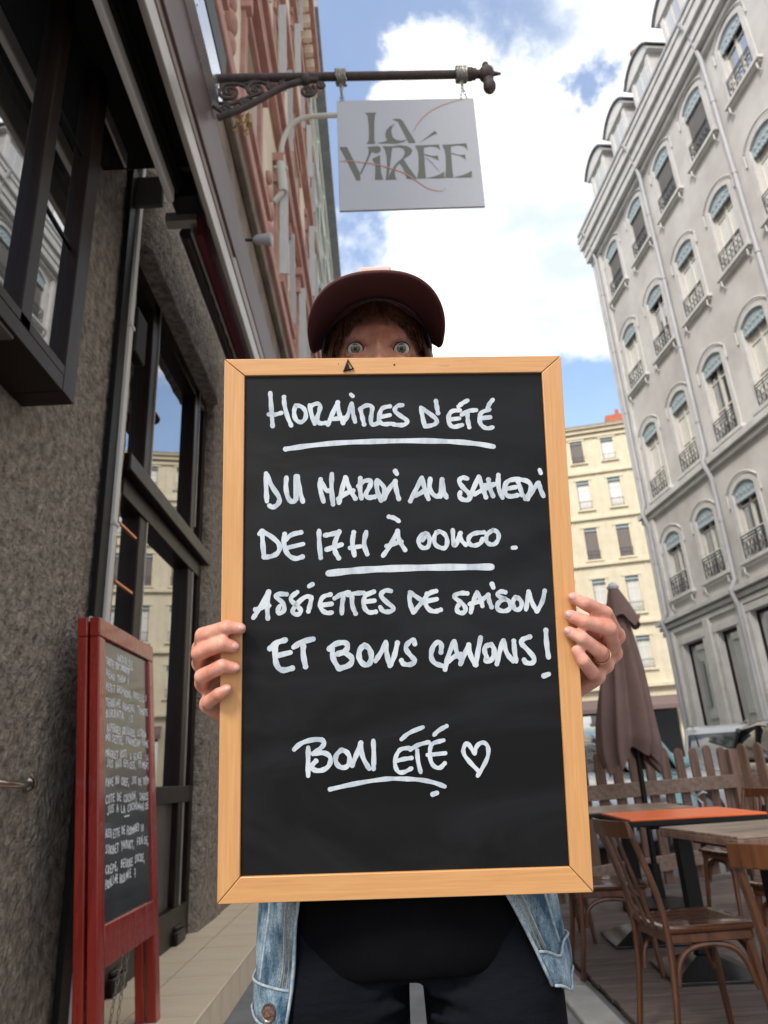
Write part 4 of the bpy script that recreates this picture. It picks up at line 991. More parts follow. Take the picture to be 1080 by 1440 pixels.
chain((ax(.5)-.02, 3.05, .50), (ax(.5)-.04, 2.98, .18), ab, .008, .0018); chain((ax(.5)-.02, 3.12, .52), (ax(.5)-.05, 3.10, .17), ab, .008, .0018)
# stroke font
G = {'A': ['0,0 .4,1 .5,1 .9,0', '.15,.35 .8,.4'], 'B': ['.1,0 .1,1 .6,.95 .7,.75 .15,.52', '.15,.52 .8,.45 .85,.15 .1,0'], 'C': ['.9,.85 .5,1 .1,.6 .15,.15 .5,0 .9,.12'], 'D': ['.1,0 .1,1', '.1,1 .9,.6 .8,.2 .1,0'],
     'E': ['.85,1 .15,.95 .1,0 .85,.02', '.1,.5 .7,.52'], 'F': ['.85,1 .15,.95 .1,0', '.1,.5 .7,.52'], 'G': ['.9,.85 .5,1 .1,.6 .15,.15 .5,0 .85,.15 .85,.45 .55,.45'], 'H': ['.1,0 .15,1', '.8,0 .85,1', '.1,.5 .85,.5'], 'I': ['.2,0 .2,.8', '.2,1 .22,1.05'],
     'J': ['.7,1 .7,.1 .4,-.1 .1,.1'], 'L': ['.1,1 .1,0 .8,.03'], 'M': ['.05,0 .15,1 .5,.3 .85,1 .95,0'], 'N': ['.1,0 .15,1 .8,0 .85,1'], 'O': ['.5,1 .1,.6 .2,.1 .6,0 .9,.4 .75,.9 .5,1'], 'P': ['.1,0 .1,1 .8,.9 .8,.55 .1,.48'],
     'Q': ['.5,1 .1,.6 .2,.1 .6,0 .9,.4 .75,.9 .5,1', '.6,.3 .95,-.1'], 'R': ['.1,0 .1,1 .75,.9 .7,.6 .1,.5 .85,0'], 'S': ['.85,.9 .4,1 .15,.75 .8,.3 .5,0 .1,.12'], 'T': ['0,1 .95,1', '.5,1 .45,0'], 'U': ['.1,1 .15,.2 .5,0 .85,.3 .85,1'], 'V': ['.05,1 .45,0 .9,1'],
     'X': ['.1,0 .85,1', '.1,1 .85,0'], 'Y': ['.1,1 .45,.5', '.85,1 .3,-.2'], 'Z': ['.1,1 .85,1 .1,0 .85,0'], ',': ['.2,.1 .1,-.25'], '-': ['0,.5 .8,.55'], '&': ['.8,0 .2,.8 .5,1 .6,.7 .1,.3 .3,0 .8,.4'], "'": ['.2,1.1 .1,.8'], '(': ['.5,1.1 .2,.5 .5,-.2'],
     '1': ['.2,.8 .4,1 .4,0'], '3': ['.2,1 .8,.85 .4,.55 .8,.3 .2,0'], '0': ['.5,1 .15,.6 .3,0 .8,.3 .8,.8 .5,1'], '7': ['.1,1 .8,1 .4,0', '.2,.5 .7,.5'], '6': ['.7,1 .2,.4 .4,0 .8,.3 .3,.5'], '/': ['.2,0 .5,1']}
TXT = [(.26, 917, 'ARDOISE', .36), (.02, 933, 'TARTE DU JARDIN', .52), (.02, 955, 'VEAU THON /', .52), (.02, 977, 'PETIT GASPACHO, BASILIC /', .96), (.02, 1003, 'TERRINE AGNEAU, TOMATE', .98), (.02, 1023, 'BURRATA  13', .60),
       (.04, 1049, 'ASPERGES GRILLEES, CITRON', .90), (.02, 1066, 'NOISETTE, PARMESAN FUME', .98), (.02, 1092, 'MAGRET ROTI & GLACE  16', .98), (.04, 1108, 'JUS AUX EPICES, PIMENT', .96), (.02, 1138, 'PAVE DU CHEF, JUS DE THYM', .98),
       (.02, 1166, 'COTE DE COCHON, SAUCE', .96), (.05, 1184, 'JUS A LA COCHONNAISE', .93), (.40, 1199, '-', .14), (.02, 1222, 'ASSIETTE DE FROMAGES 10', .82), (.02, 1246, 'SORBET YAOURT, FRAISE,', .96), (.02, 1275, 'CREPE, BEURRE SUCRE,', .86), (.02, 1296, 'PRALINE BROWNIE  7', .62)]
bw = yb_-ya-.132; za_, zb_ = z1-.115, .70
for li, (x0, yf, tx, wd) in enumerate(TXT):
    b = MB(); zl = z1-.092-(yf-905)/450*.98+.010; n_c = len(tx); cw = bw*(wd)/max(n_c, 1) if n_c > 1 else bw*wd; hgt = .027
    if tx == '-': cw = bw*.16
    for ci, chh in enumerate(tx):
        if chh == ' ': continue
        for st in G.get(chh, ['0,0 1,1']):
            pts = [tuple(map(float, q.split(','))) for q in st.split()]
            P3 = []
            for px_, pz_ in pts:
                yy = ya+.072+bw*(x0+.035)*.97+cw*.965*(ci+px_*.82+random.uniform(-.05, .05)); zq = zl-hgt+hgt*pz_*(1+random.uniform(-.08, .08))+.004*math.sin(ci*.7+li)
                P3.append(Vector((ax(zq)-.0115, yy, zq)))
            ribbon(b, smooth_line(P3, 1), .0060, (1, 0, 0))
    b.build('chalk_writing', m_chalk, ab, world=True, smooth=False, fix=False, kind='stuff')
    if li == 0:
        b = MB(); ribbon(b, [Vector((ax(zl-.037)-.0115, ya+.066+bw*(.25+.4*j/8), zl-.037-.004*math.sin(j*.4))) for j in range(9)], .004, (1, 0, 0)); b.build('chalk_underline', m_chalk, ab, world=True, smooth=False, fix=False)

# ================================================================== HELD CHALKBOARD
BL = Vector((-.1824, .8441, .906)); BR = Vector((.2173, .8519, .8947))
bux = Vector((.9993, .0199, -.0301)).normalized(); bn = Vector((.0132, -.9784, -.2063)); bn = (bn-bn.dot(bux)*bux).normalized(); buy = bn.cross(bux)
bw_, bh_ = .4, .6004
cb = bpy.data.objects.new('chalkboard', None); COL.objects.link(cb)
Mx = Matrix((bux, -bn, buy)).transposed().to_4x4(); Mx.translation = BL; cb.matrix_world = Mx; cb.matrix_basis = Mx
tag(cb, 'black chalkboard in a light wooden frame with summer opening hours held up by the person', 'chalkboard')
m_wh = mat('light beech wood horizontal', (.56, .27, .095), .42, (.68, .36, .145), 5, 8, .06, 30, stretch=(2.2, 30, 60), coat=.15, bdist=.001, dist=.6, lo=.3, hi=.75)
m_wv = mat('light beech wood vertical', (.56, .27, .095), .42, (.68, .36, .145), 5, 8, .06, 30, stretch=(60, 30, 2.2), coat=.15, bdist=.001, dist=.6, lo=.3, hi=.75)
fw, ft, fb, th = .0238, .0205, .0262, .017; g_ = .0003
O_ = [(0, 0), (bw_, 0), (bw_, bh_), (0, bh_)]; I_ = [(fw, fb), (bw_-fw, fb), (bw_-fw, bh_-ft), (fw, bh_-ft)]
for k_ in range(4):
    a_, b_ = O_[k_], O_[(k_+1) % 4]; c_, d_ = I_[(k_+1) % 4], I_[k_]
    dx_, dz_ = (b_[0]-a_[0], b_[1]-a_[1]); ln = math.hypot(dx_, dz_); dx_, dz_ = dx_/ln*g_*1.4, dz_/ln*g_*1.4
    poly = [(a_[0]+dx_, a_[1]+dz_), (b_[0]-dx_, b_[1]-dz_), (c_[0]-dx_, c_[1]-dz_), (d_[0]+dx_, d_[1]+dz_)]
    MB().prism(poly, (0, 0, 0), (1, 0, 0), (0, 0, 1), (0, 1, 0), th).build('frame_rail', (m_wh, m_wv)[k_ % 2], cb, bevel=.0009)
MB().box(fw+.0005, bw_-fw-.0005, .0030, .010, fb+.0005, bh_-ft-.0005).build('board_panel', m_panel, cb, smooth=False)
def bp(u, v, off=.0028):
    o_ = BL-bn*off; p = on(u, v, o_, bn); return p
def c6(ox, oy): return lambda x, y: (ox+x/6, oy+y/6)
ST = []
def S_(line, ox, oy, w, *strokes):
    for s in strokes: ST.append((line, [(ox+x/6, oy+y/6) for x, y in s], w/6))
S_(0, 360, 540, 34, [(120,75),(128,180),(140,355)], [(108,256),(150,262),(215,243)], [(236,110),(238,170),(262,270),(297,350)], [(335,182),(318,230),(330,300),(378,330),(422,290),(420,225),(380,185),(335,182)],
   [(452,178),(465,250),(495,335)], [(455,190),(510,160),(545,178),(535,230),(512,290),(530,335),(590,328)], [(607,345),(640,260),(690,155)], [(688,155),(700,250),(735,330)], [(625,298),(700,290),(755,285)],
   [(740,318),(775,270),(806,165)], [(808,165),(818,250),(836,318)], [(800,88),(816,102)], [(880,208),(895,270),(912,340)], [(878,212),(930,175),(985,188),(975,250),(965,320),(990,350),(1035,325)])
S_(0, 530, 540, 34, [(110,188),(45,198),(22,250),(12,310),(50,342),(115,335)], [(22,280),(110,262)], [(215,178),(170,182),(142,225),(200,270),(265,310),(235,348),(160,345),(125,335)],
   [(372,198),(385,280),(405,358)], [(378,203),(440,245),(515,305),(490,345),(408,358)], [(498,142),(505,190),(516,245)], [(700,222),(630,225),(602,270),(605,330),(640,368),(720,345)], [(606,300),(696,290)], [(688,190),(720,162),(766,138)],
   [(715,260),(770,225),(838,220)], [(765,240),(765,300),(780,365)], [(948,215),(875,238),(862,300),(880,352),(930,378),(978,365)], [(868,290),(955,280)], [(937,198),(950,165),(978,132)])
ST.append((0, [(401.5,631.5),(435,626.5),(476,622.5),(530,620.5),(588,619.5),(640,621),(672,624),(694,628)], 6.6))
S_(1, 360, 640, 36, [(85,155),(85,280),(92,390)], [(92,165),(130,260),(203,360),(190,415),(140,445),(112,425)], [(256,190),(250,280),(270,370),(310,402),(338,370)], [(338,180),(338,370)], [(350,180),(368,300),(395,392)],
   [(545,205),(535,270),(570,392)], [(545,215),(590,300),(620,300)], [(640,160),(635,280),(650,415)], [(700,402),(720,310),(755,188)], [(757,190),(790,290),(838,365)], [(695,370),(760,320),(820,300)],
   [(880,195),(875,290),(890,365)], [(862,262),(910,215),(975,212),(965,260),(920,330),(940,362),(1000,352)])
S_(1, 450, 640, 36, [(476,218),(480,300),(512,380)], [(482,212),(548,270),(540,340),(515,385)], [(540,370),(580,285),(635,220)], [(635,220),(642,290),(665,370)], [(635,135),(648,158)], [(762,388),(810,290),(860,190)], [(860,190),(885,290),(915,370)], [(792,345),(850,322),(888,290)],
   [(930,200),(920,290),(968,348),(1015,348)], [(1030,205),(1020,335)])
S_(1, 600, 640, 36, [(130,208),(132,290),(100,350)], [(132,208),(140,300),(168,358)], [(342,198),(300,185),(266,220),(310,278),(368,330),(368,375),(310,382),(272,350),(285,312)], [(360,368),(390,290),(440,182)], [(440,182),(470,270),(500,355)], [(402,330),(480,290),(560,250)],
   [(522,208),(532,280),(560,345)], [(482,258),(590,243)], [(605,168),(602,270),(640,360)], [(760,200),(682,215),(652,270),(662,330),(700,352),(768,338)], [(672,285),(750,270)], [(767,212),(790,280),(806,335)], [(772,203),(858,217),(888,270),(858,340),(832,368)],
   [(852,368),(900,290),(940,234)], [(945,234),(960,290),(985,345)], [(953,125),(963,152)])
S_(2, 350, 720, 36, [(88,185),(110,160)], [(112,168),(118,280),(128,380)], [(112,162),(200,212),(268,280),(248,348),(190,376),(130,382)], [(440,172),(360,187),(302,240)], [(302,186),(292,260),(320,356),(388,400),(452,378)], [(312,305),(458,270)], [(592,158),(592,250),(606,385)],
   [(642,197),(700,187),(760,167)], [(762,165),(722,260),(722,330),(758,388)], [(658,316),(782,275)], [(885,172),(870,260),(890,365)], [(853,303),(940,290)], [(990,168),(966,270),(998,355)])
S_(2, 440, 720, 34, [(592,368),(650,290),(715,160)], [(715,160),(725,240),(778,320)], [(622,288),(690,265),(748,250)], [(642,40),(690,50),(726,78)])
S_(2, 580, 720, 33, [(110,178),(62,202),(48,260),(80,306),(130,302),(148,250),(140,195),(110,178)], [(85,240),(105,215)], [(215,165),(182,200),(184,270),(230,302),(280,308),(298,250),(280,190),(232,162),(202,172)], [(340,152),(346,280),(366,288),(400,182)], [(405,178),(402,230),(450,278)],
   [(603,172),(520,177),(472,212),(474,268),(520,288),(578,265),(590,225)], [(680,152),(632,182),(614,238),(650,276),(700,272),(730,222),(723,168),(682,152)], [(845,302),(872,300)])
ST.append((2, [(462,806.2),(500,802.2),(530,800.3),(580,798.5),(640,797.5),(691,797.2)], 8.3))
S_(3, 350, 800, 34, [(38,412),(100,320),(165,192)], [(170,192),(152,310),(160,418)], [(55,343),(110,325),(172,310)], [(318,214),(240,210),(222,236),(290,285),(304,345),(265,380),(238,360),(258,315)], [(408,196),(338,250),(400,308),(446,350),(418,390),(362,372),(382,318),(475,228),(528,238)], [(528,238),(520,290),(502,358)], [(508,146),(536,130)],
   [(688,216),(622,232),(597,290),(612,348),(658,375),(700,368)], [(603,308),(698,295)], [(724,248),(780,212),(848,197)], [(800,222),(786,300),(784,376)], [(832,222),(900,205),(970,202)], [(870,230),(870,310),(900,376)], [(1055,192),(985,220)], [(985,215),(965,270),(972,330),(1012,372),(1070,362)], [(972,278),(1060,268)])
S_(3, 450, 800, 34, [(598,187),(552,177),(502,220),(560,280),(628,330),(600,362),(532,362),(508,322)], [(762,202),(752,270),(785,366)], [(758,197),(820,240),(865,270)], [(787,368),(870,270),(920,202),(980,187)], [(902,210),(882,290),(920,348),(970,362),(1018,345)], [(897,273),(985,255)])
S_(3, 610, 800, 34, [(282,207),(220,202),(158,232),(220,275),(268,320),(268,366),(216,376),(188,340),(212,300)], [(312,366),(330,280),(365,198)], [(365,198),(398,260),(410,312)], [(302,298),(390,275),(458,222)], [(460,218),(466,270),(488,322)], [(491,128),(502,157)],
   [(603,197),(560,187),(532,220),(580,250),(646,272),(648,338),(590,362),(528,338),(542,282),(600,252)], [(690,237),(662,280),(682,348),(728,343),(748,290),(720,247),(690,240)], [(778,342),(790,270),(800,192)], [(800,192),(830,290),(868,356)], [(870,358),(918,280),(936,185)])
S_(4, 370, 870, 40, [(58,252),(110,202),(188,180)], [(107,225),(97,300),(112,398),(160,442),(246,418)], [(107,315),(230,285)], [(258,240),(330,192),(422,172)], [(340,217),(336,300),(358,404)],
   [(558,256),(610,208),(698,197),(718,240),(690,280),(620,300)], [(582,250),(588,340),(640,422)], [(690,287),(757,330),(738,393),(642,422)], [(855,223),(812,260),(807,340),(850,392),(898,388),(918,320),(898,250),(857,223)])
S_(4, 450, 870, 36, [(468,356),(520,280),(555,198)], [(555,198),(562,300),(590,396)], [(592,396),(628,320),(653,204)], [(800,213),(793,173),(742,203),(717,250),(760,308),(812,360),(760,392),(698,382),(687,353)])
S_(4, 600, 870, 36, [(120,283),(128,212),(90,192),(48,240),(33,320),(62,376),(130,398)], [(155,428),(182,310),(230,190)], [(235,190),(250,280),(285,338)], [(172,368),(230,320),(288,300)], [(285,382),(320,300),(355,222)], [(355,222),(366,310),(410,387)], [(415,388),(432,280),(455,160)],
   [(545,217),(492,232),(487,280),(510,328),(492,350),(520,366),(568,328),(572,250),(540,217)], [(592,382),(612,290),(645,184)], [(650,184),(670,290),(730,358)], [(755,360),(742,280),(735,188)], [(873,152),(812,172),(788,202),(850,260),(918,340),(888,382),(827,368),(822,347)], [(1006,98),(1012,220),(1028,325)], [(988,483),(1030,468)])
S_(5, 400, 1020, 34, [(82,203),(140,147),(250,117),(328,122),(338,160),(290,208),(242,238)], [(200,188),(200,300),(200,425)], [(247,238),(340,227),(396,270),(378,348),(310,386),(242,378),(228,340),(265,302)], [(480,208),(432,250),(432,320),(480,362),(538,348),(556,280),(528,222),(482,208)], [(572,338),(610,240),(645,148)], [(645,152),(652,260),(715,366)], [(752,366),(755,250),(750,130)])
S_(5, 530, 1020, 30, [(207,118),(270,62),(388,16)], [(482,82),(520,42),(588,6)], [(278,191),(202,196),(167,240),(147,320),(172,393),(220,402),(292,363)], [(152,305),(220,285),(293,275)], [(282,204),(350,162),(438,141)], [(340,212),(345,300),(370,396)], [(563,126),(462,151),(447,200),(447,280),(472,343),(530,367),(573,320)], [(427,250),(578,235)],
   [(825,238),(790,182),(760,142),(732,182),(727,240),(790,318),(858,386)], [(825,235),(840,172),(890,138),(938,167),(943,250),(908,330),(850,426)])
ST.append((5, [(464,1110),(500,1101.7),(541.7,1095),(563.3,1095),(588.3,1096),(610,1100),(625.5,1106)], 5.2)); ST.append((5, [(608.5,1117),(614.5,1115)], 5.6))
# streaky paint: opacity of the marker varies along the strokes
m_mark = bpy.data.materials.new('white paint marker'); m_mark.use_nodes = True; t = m_mark.node_tree; pb_ = t.nodes['Principled BSDF']; pb_.inputs['Roughness'].default_value = .65
tcn = t.nodes.new('ShaderNodeTexCoord'); n_ = t.nodes.new('ShaderNodeTexNoise'); n_.inputs['Scale'].default_value = 60; n_.inputs['Detail'].default_value = 7; n_.inputs['Roughness'].default_value = .65
mpn = t.nodes.new('ShaderNodeMapping'); mpn.inputs['Scale'].default_value = (1, 1, .45); t.links.new(tcn.outputs['Object'], mpn.inputs[0]); t.links.new(mpn.outputs[0], n_.inputs['Vector'])
r_ = t.nodes.new('ShaderNodeValToRGB'); r_.color_ramp.elements[0].position = .3; r_.color_ramp.elements[0].color = (.34, .395, .45, 1); r_.color_ramp.elements[1].position = .58; r_.color_ramp.elements[1].color = (.60, .64, .67, 1)
t.links.new(n_.outputs[0], r_.inputs[0]); t.links.new(r_.outputs[0], pb_.inputs['Base Color'])
LN = {}
for k_, (line, pts, w) in enumerate(ST):
    b = LN.setdefault(line, MB()); off = .0028-k_*.0000045
    it = 2; P = smooth_line([bp(u, v, off) for u, v in pts], it)
    # resample width with slight pressure variation
    ws = [w*.00091*(1+.10*math.sin(i*1.3+k_)+random.uniform(-.05, .05)) for i in range(len(P))]
    ribbon(b, P, ws, bn)
for line, b in LN.items():
    b.build('painted_writing', m_mark, cb, world=True, smooth=False, fix=False)
# hanger triangle, pin holes and staple on the top rail
b = MB(); tri = [bp(483.5, 522, -.0015), bp(496.5, 518.5, -.0015), bp(489.5, 506, -.0015)]
b.tube(tri, .0013, 8, closed=True); b.build('hanger_ring', m_black, cb, world=True)
b = MB(); c = [bp(484, 522, -.0006), bp(493, 521, -.0006), bp(489, 511, -.0006)]; b.add(c+[q+bn*.001 for q in c], [(0, 1, 2), (5, 4, 3), (0, 3, 4, 1), (1, 4, 5, 2), (2, 5, 3, 0)]); b.build('hanger_plate', m_black, cb, world=True, smooth=False)
for u, v, r in ((554.5, 513, .0013), (554.5, 505, .0005), (476, 512, .0007)): MB().ball(bp(u, v, .0003), r, 8).build('pin_hole', m_black, cb, world=True)
MB().tube([bp(618, 514.5, .0002), bp(631, 514.2, .0002)], .0004, 6).build('staple', m_steel, cb, world=True)

# ================================================================== PERSON
m_skin = mat('skin', (.57, .225, .15), .42, (.76, .40, .30), 42, 6, .35, 420, spec=.4, bdist=.0009)
_b = m_skin.node_tree.nodes['Principled BSDF']; _b.inputs['Subsurface Weight'].default_value = .12; _b.inputs['Subsurface Radius'].default_value = (.012, .004, .002); _b.inputs['Subsurface Scale'].default_value = .5
m_nail = mat('finger nail', (.62, .32, .27), .3, spec=.6)
m_hair = mat('auburn brown hair', (.055, .020, .010), .42, (.15, .055, .025), 60, 3, stretch=(1, 1, .1))
m_cap = mat('maroon cap cloth', (.095, .029, .032), .85, (.12, .038, .041), 200, 2, .3, 900, bdist=.0006)
m_capd = mat('dark navy sweatband', (.008, .008, .014), .8)
m_tee = mat('black cotton', (.0025, .0025, .003), .95, (.004, .004, .005), 12, 5, .4, 14, bdist=.01, spec=.06)
m_leg = mat('black leggings', (.0028, .0032, .0048), .85, (.0055, .0062, .0095), 9, 6, .7, 11, stretch=(.7, 1, 2.4), bdist=.014, spec=.1)
m_sole = mat('white trainer', (.6, .6, .58), .6)
m_denim = bpy.data.materials.new('washed denim'); m_denim.use_nodes = True
t = m_denim.node_tree; pb_ = t.nodes['Principled BSDF']; pb_.inputs['Roughness'].default_value = .9; pb_.inputs['Specular IOR Level'].default_value = .15
tcn = t.nodes.new('ShaderNodeTexCoord'); 
def tn(sc, det, rg, st=(1, 1, 1)):
    mp_ = t.nodes.new('ShaderNodeMapping'); mp_.inputs['Scale'].default_value = st; t.links.new(tcn.outputs['Object'], mp_.inputs[0])
    n = t.nodes.new('ShaderNodeTexNoise'); n.inputs['Scale'].default_value = sc; n.inputs['Detail'].default_value = det; n.inputs['Roughness'].default_value = rg; t.links.new(mp_.outputs[0], n.inputs['Vector']); return n.outputs[0]
na = tn(26, 6, .6, (1.5, 1, .8)); nb = tn(900, 2, .7, (1, 1, .5))
ra = t.nodes.new('ShaderNodeValToRGB'); ra.color_ramp.elements[0].position = .36; ra.color_ramp.elements[0].color = (.040, .085, .135, 1); ra.color_ramp.elements[1].position = .64; ra.color_ramp.elements[1].color = (.34, .44, .52, 1); t.links.new(na, ra.inputs[0])
rb2 = t.nodes.new('ShaderNodeValToRGB'); rb2.color_ramp.elements[0].position = .38; rb2.color_ramp.elements[0].color = (.55, .55, .57, 1); rb2.color_ramp.elements[1].position = .6; rb2.color_ramp.elements[1].color = (1.25, 1.25, 1.2, 1); t.links.new(nb, rb2.inputs[0])
mm = t.nodes.new('ShaderNodeMix'); mm.data_type = 'RGBA'; mm.blend_type = 'MULTIPLY'; mm.inputs[0].default_value = 1; t.links.new(ra.outputs[0], mm.inputs[6]); t.links.new(rb2.outputs[0], mm.inputs[7]); t.links.new(mm.outputs[2], pb_.inputs['Base Color'])
bpn = t.nodes.new('ShaderNodeBump'); bpn.inputs['Strength'].default_value = .5; bpn.inputs['Distance'].default_value = .0012; t.links.new(nb, bpn.inputs['Height']); t.links.new(bpn.outputs[0], pb_.inputs['Normal'])
m_seam = mat('pale denim seam', (.42, .45, .44), .9, (.20, .28, .36), 160, 3, .4, 500, bdist=.001)
m_thread = mat('tan thread', (.40, .30, .17), .8)

PC = Vector((.0225, .992, 0))
per = thing('person', 'person in maroon cap and open denim jacket hiding behind the chalkboard with wide open eyes', 'person', (PC.x, PC.y, 0))
# ---- hands: joints from where the fingers sit on the board frame (offset towards the camera from the board front)
def bj(u, v, c): return on(u, v, BL+bn*c, bn)
Lh = {'index': [(283, 912, -.052), (285, 893, -.012), (320, 882, .0095), (338, 884, .0085)],
      'middle': [(283, 932, -.054), (279.5, 918, -.010), (313, 905.5, .011), (328, 909.5, .0085)],
      'ring': [(287, 960, -.052), (284, 951, -.010), (313, 936.5, .011), (330, 939.5, .008)],
      'little': [(294, 990, -.046), (293.5, 987, -.009), (308, 976, .008), (319, 969.5, .0075)]}
Lr = {'index': [.0095, .0090, .0083, .0066], 'middle': [.0098, .0092, .0087, .0070], 'ring': [.0094, .0088, .0082, .0066], 'little': [.0085, .0080, .0074, .0060]}
Rh = {'index': [(866, 894, -.046), (851, 863, -.006), (822, 848, .010), (806, 841, .0085)],
      'middle': [(862, 918, -.048), (856, 884, .000), (821, 874, .012), (802, 866, .0085)],
      'ring': [(850, 934, -.046), (844, 917, -.002), (818, 897, .0115), (800, 888.5, .008)],
      'little': [(838, 950, -.040), (832, 945, -.008), (820, 929, .007), (811, 915, .007)]}
Rr = {'index': [.0100, .0092, .0080, .0068], 'middle': [.0102, .0098, .0084, .0072], 'ring': [.0096, .0090, .0078, .0066], 'little': [.0088, .0084, .0078, .0064]}
def hand(J, Rr_, wrist, side):
    b = MB(); mc = {}
    for k_, js in J.items():
        P = [bj(*q) for q in js]; r = Rr_[k_]
        # knuckle creases: slight waist between joints
        pts = [P[0]]; rs = [r[0]]
        for i in range(1, 4):
            pts += [P[i-1].lerp(P[i], .5), P[i]]; rs += [(r[i-1]+r[i])/2*.955, r[i]]
        b.limb(pts, rs, 16); mc[k_] = P[0]
    order = ['index', 'middle', 'ring', 'little']
    for k_ in order:
        m0 = mc[k_]; m1 = wrist.lerp(m0, .45)+(mc['middle']-m0)*-.12
        b.limb([m0, m1, wrist+(m0-mc['middle'])*.28], [.0118, .0145, .017], 14)
    for i in range(3):
        a_, c_ = mc[order[i]], mc[order[i+1]]; mid = (a_+c_)/2
        b.limb([mid+(wrist-mid)*.05, wrist.lerp(mid, .5)], [.0095, .0145], 12)
    # thumb behind the board
    back = -bn
    T0 = wrist.lerp(mc['index'], .35)+back*.012
    tp = BL-bn*.017
    def beh(x, z, c): return BL+bux*x+buy*z-bn*c
    hx = ((mc['index']-BL).dot(bux)); hz = (mc['index']-BL).dot(buy); s_ = -side
    b.limb([T0, beh(hx+s_*.022, hz+.004, .045), beh(hx+s_*.050, hz+.012, .030), beh(hx+s_*.072, hz+.016, .0275)], [.015, .0125, .0105, .0085], 14)
    return b
WL = Vector((-.135, .935, 1.075)); WR = Vector((.178, .945, 1.085))
EL = Vector((-.135, 1.06, .97)); ER = Vector((.182, 1.06, .97)); 
SL = Vector((-.135, 1.01, 1.375)); SR = Vector((.180, 1.01, 1.375))
hl_, hr_ = hand(Lh, Lr, WL, -1), hand(Rh, Rr, WR, 1)
for b, Wp, Ep in ((hl_, WL, EL), (hr_, WR, ER)): b.limb([Wp, Wp.lerp(Ep, .45)], [.0225, .030], 16)
hm = [remesh(hl_, .0017, 5), remesh(hr_, .0017, 5)]
def ell(cx_, cy__, z, rx, ry, n=28): return [(cx_+rx*math.cos(2*math.pi*k_/n), cy__+ry*math.sin(2*math.pi*k_/n), z) for k_ in range(n)]
cxp = PC.x; cyp = PC.y
b = MB(); b.loft([ell(cxp, cyp, z, rx, ry) for z, rx, ry in ((.845, .10, .07), (.87, .150, .088), (.92, .155, .092), (1.02, .125, .082), (1.10, .118, .078), (1.22, .138, .092), (1.32, .150, .10), (1.38, .120, .08), (1.42, .06, .06))])
b.limb([(cxp, cyp, 1.36), (cxp, cyp-.04, 1.50)], [.060, .054], 18)
for Sh, El, Wr in ((SL, EL, WL), (SR, ER, WR)): b.limb([Sh, Sh.lerp(El, .5), El, El.lerp(Wr, .4), El.lerp(Wr, .62)], [.052, .043, .037, .036, .030], 16)
for sx in (-1, 1): 
    b.limb([(cxp+sx*.085, cyp, .86), (cxp+sx*.092, cyp-.005, .66), (cxp+sx*.095, cyp, .48), (cxp+sx*.095, cyp+.02, .33), (cxp+sx*.095, cyp+.03, .09)], [.070, .062, .046, .044, .032], 18)
    b.limb([(cxp+sx*.095, cyp+.045, .05), (cxp+sx*.105, cyp-.12, .03)], [.034, .028], 14)
bmesh_ = remesh(b, .008, 4)
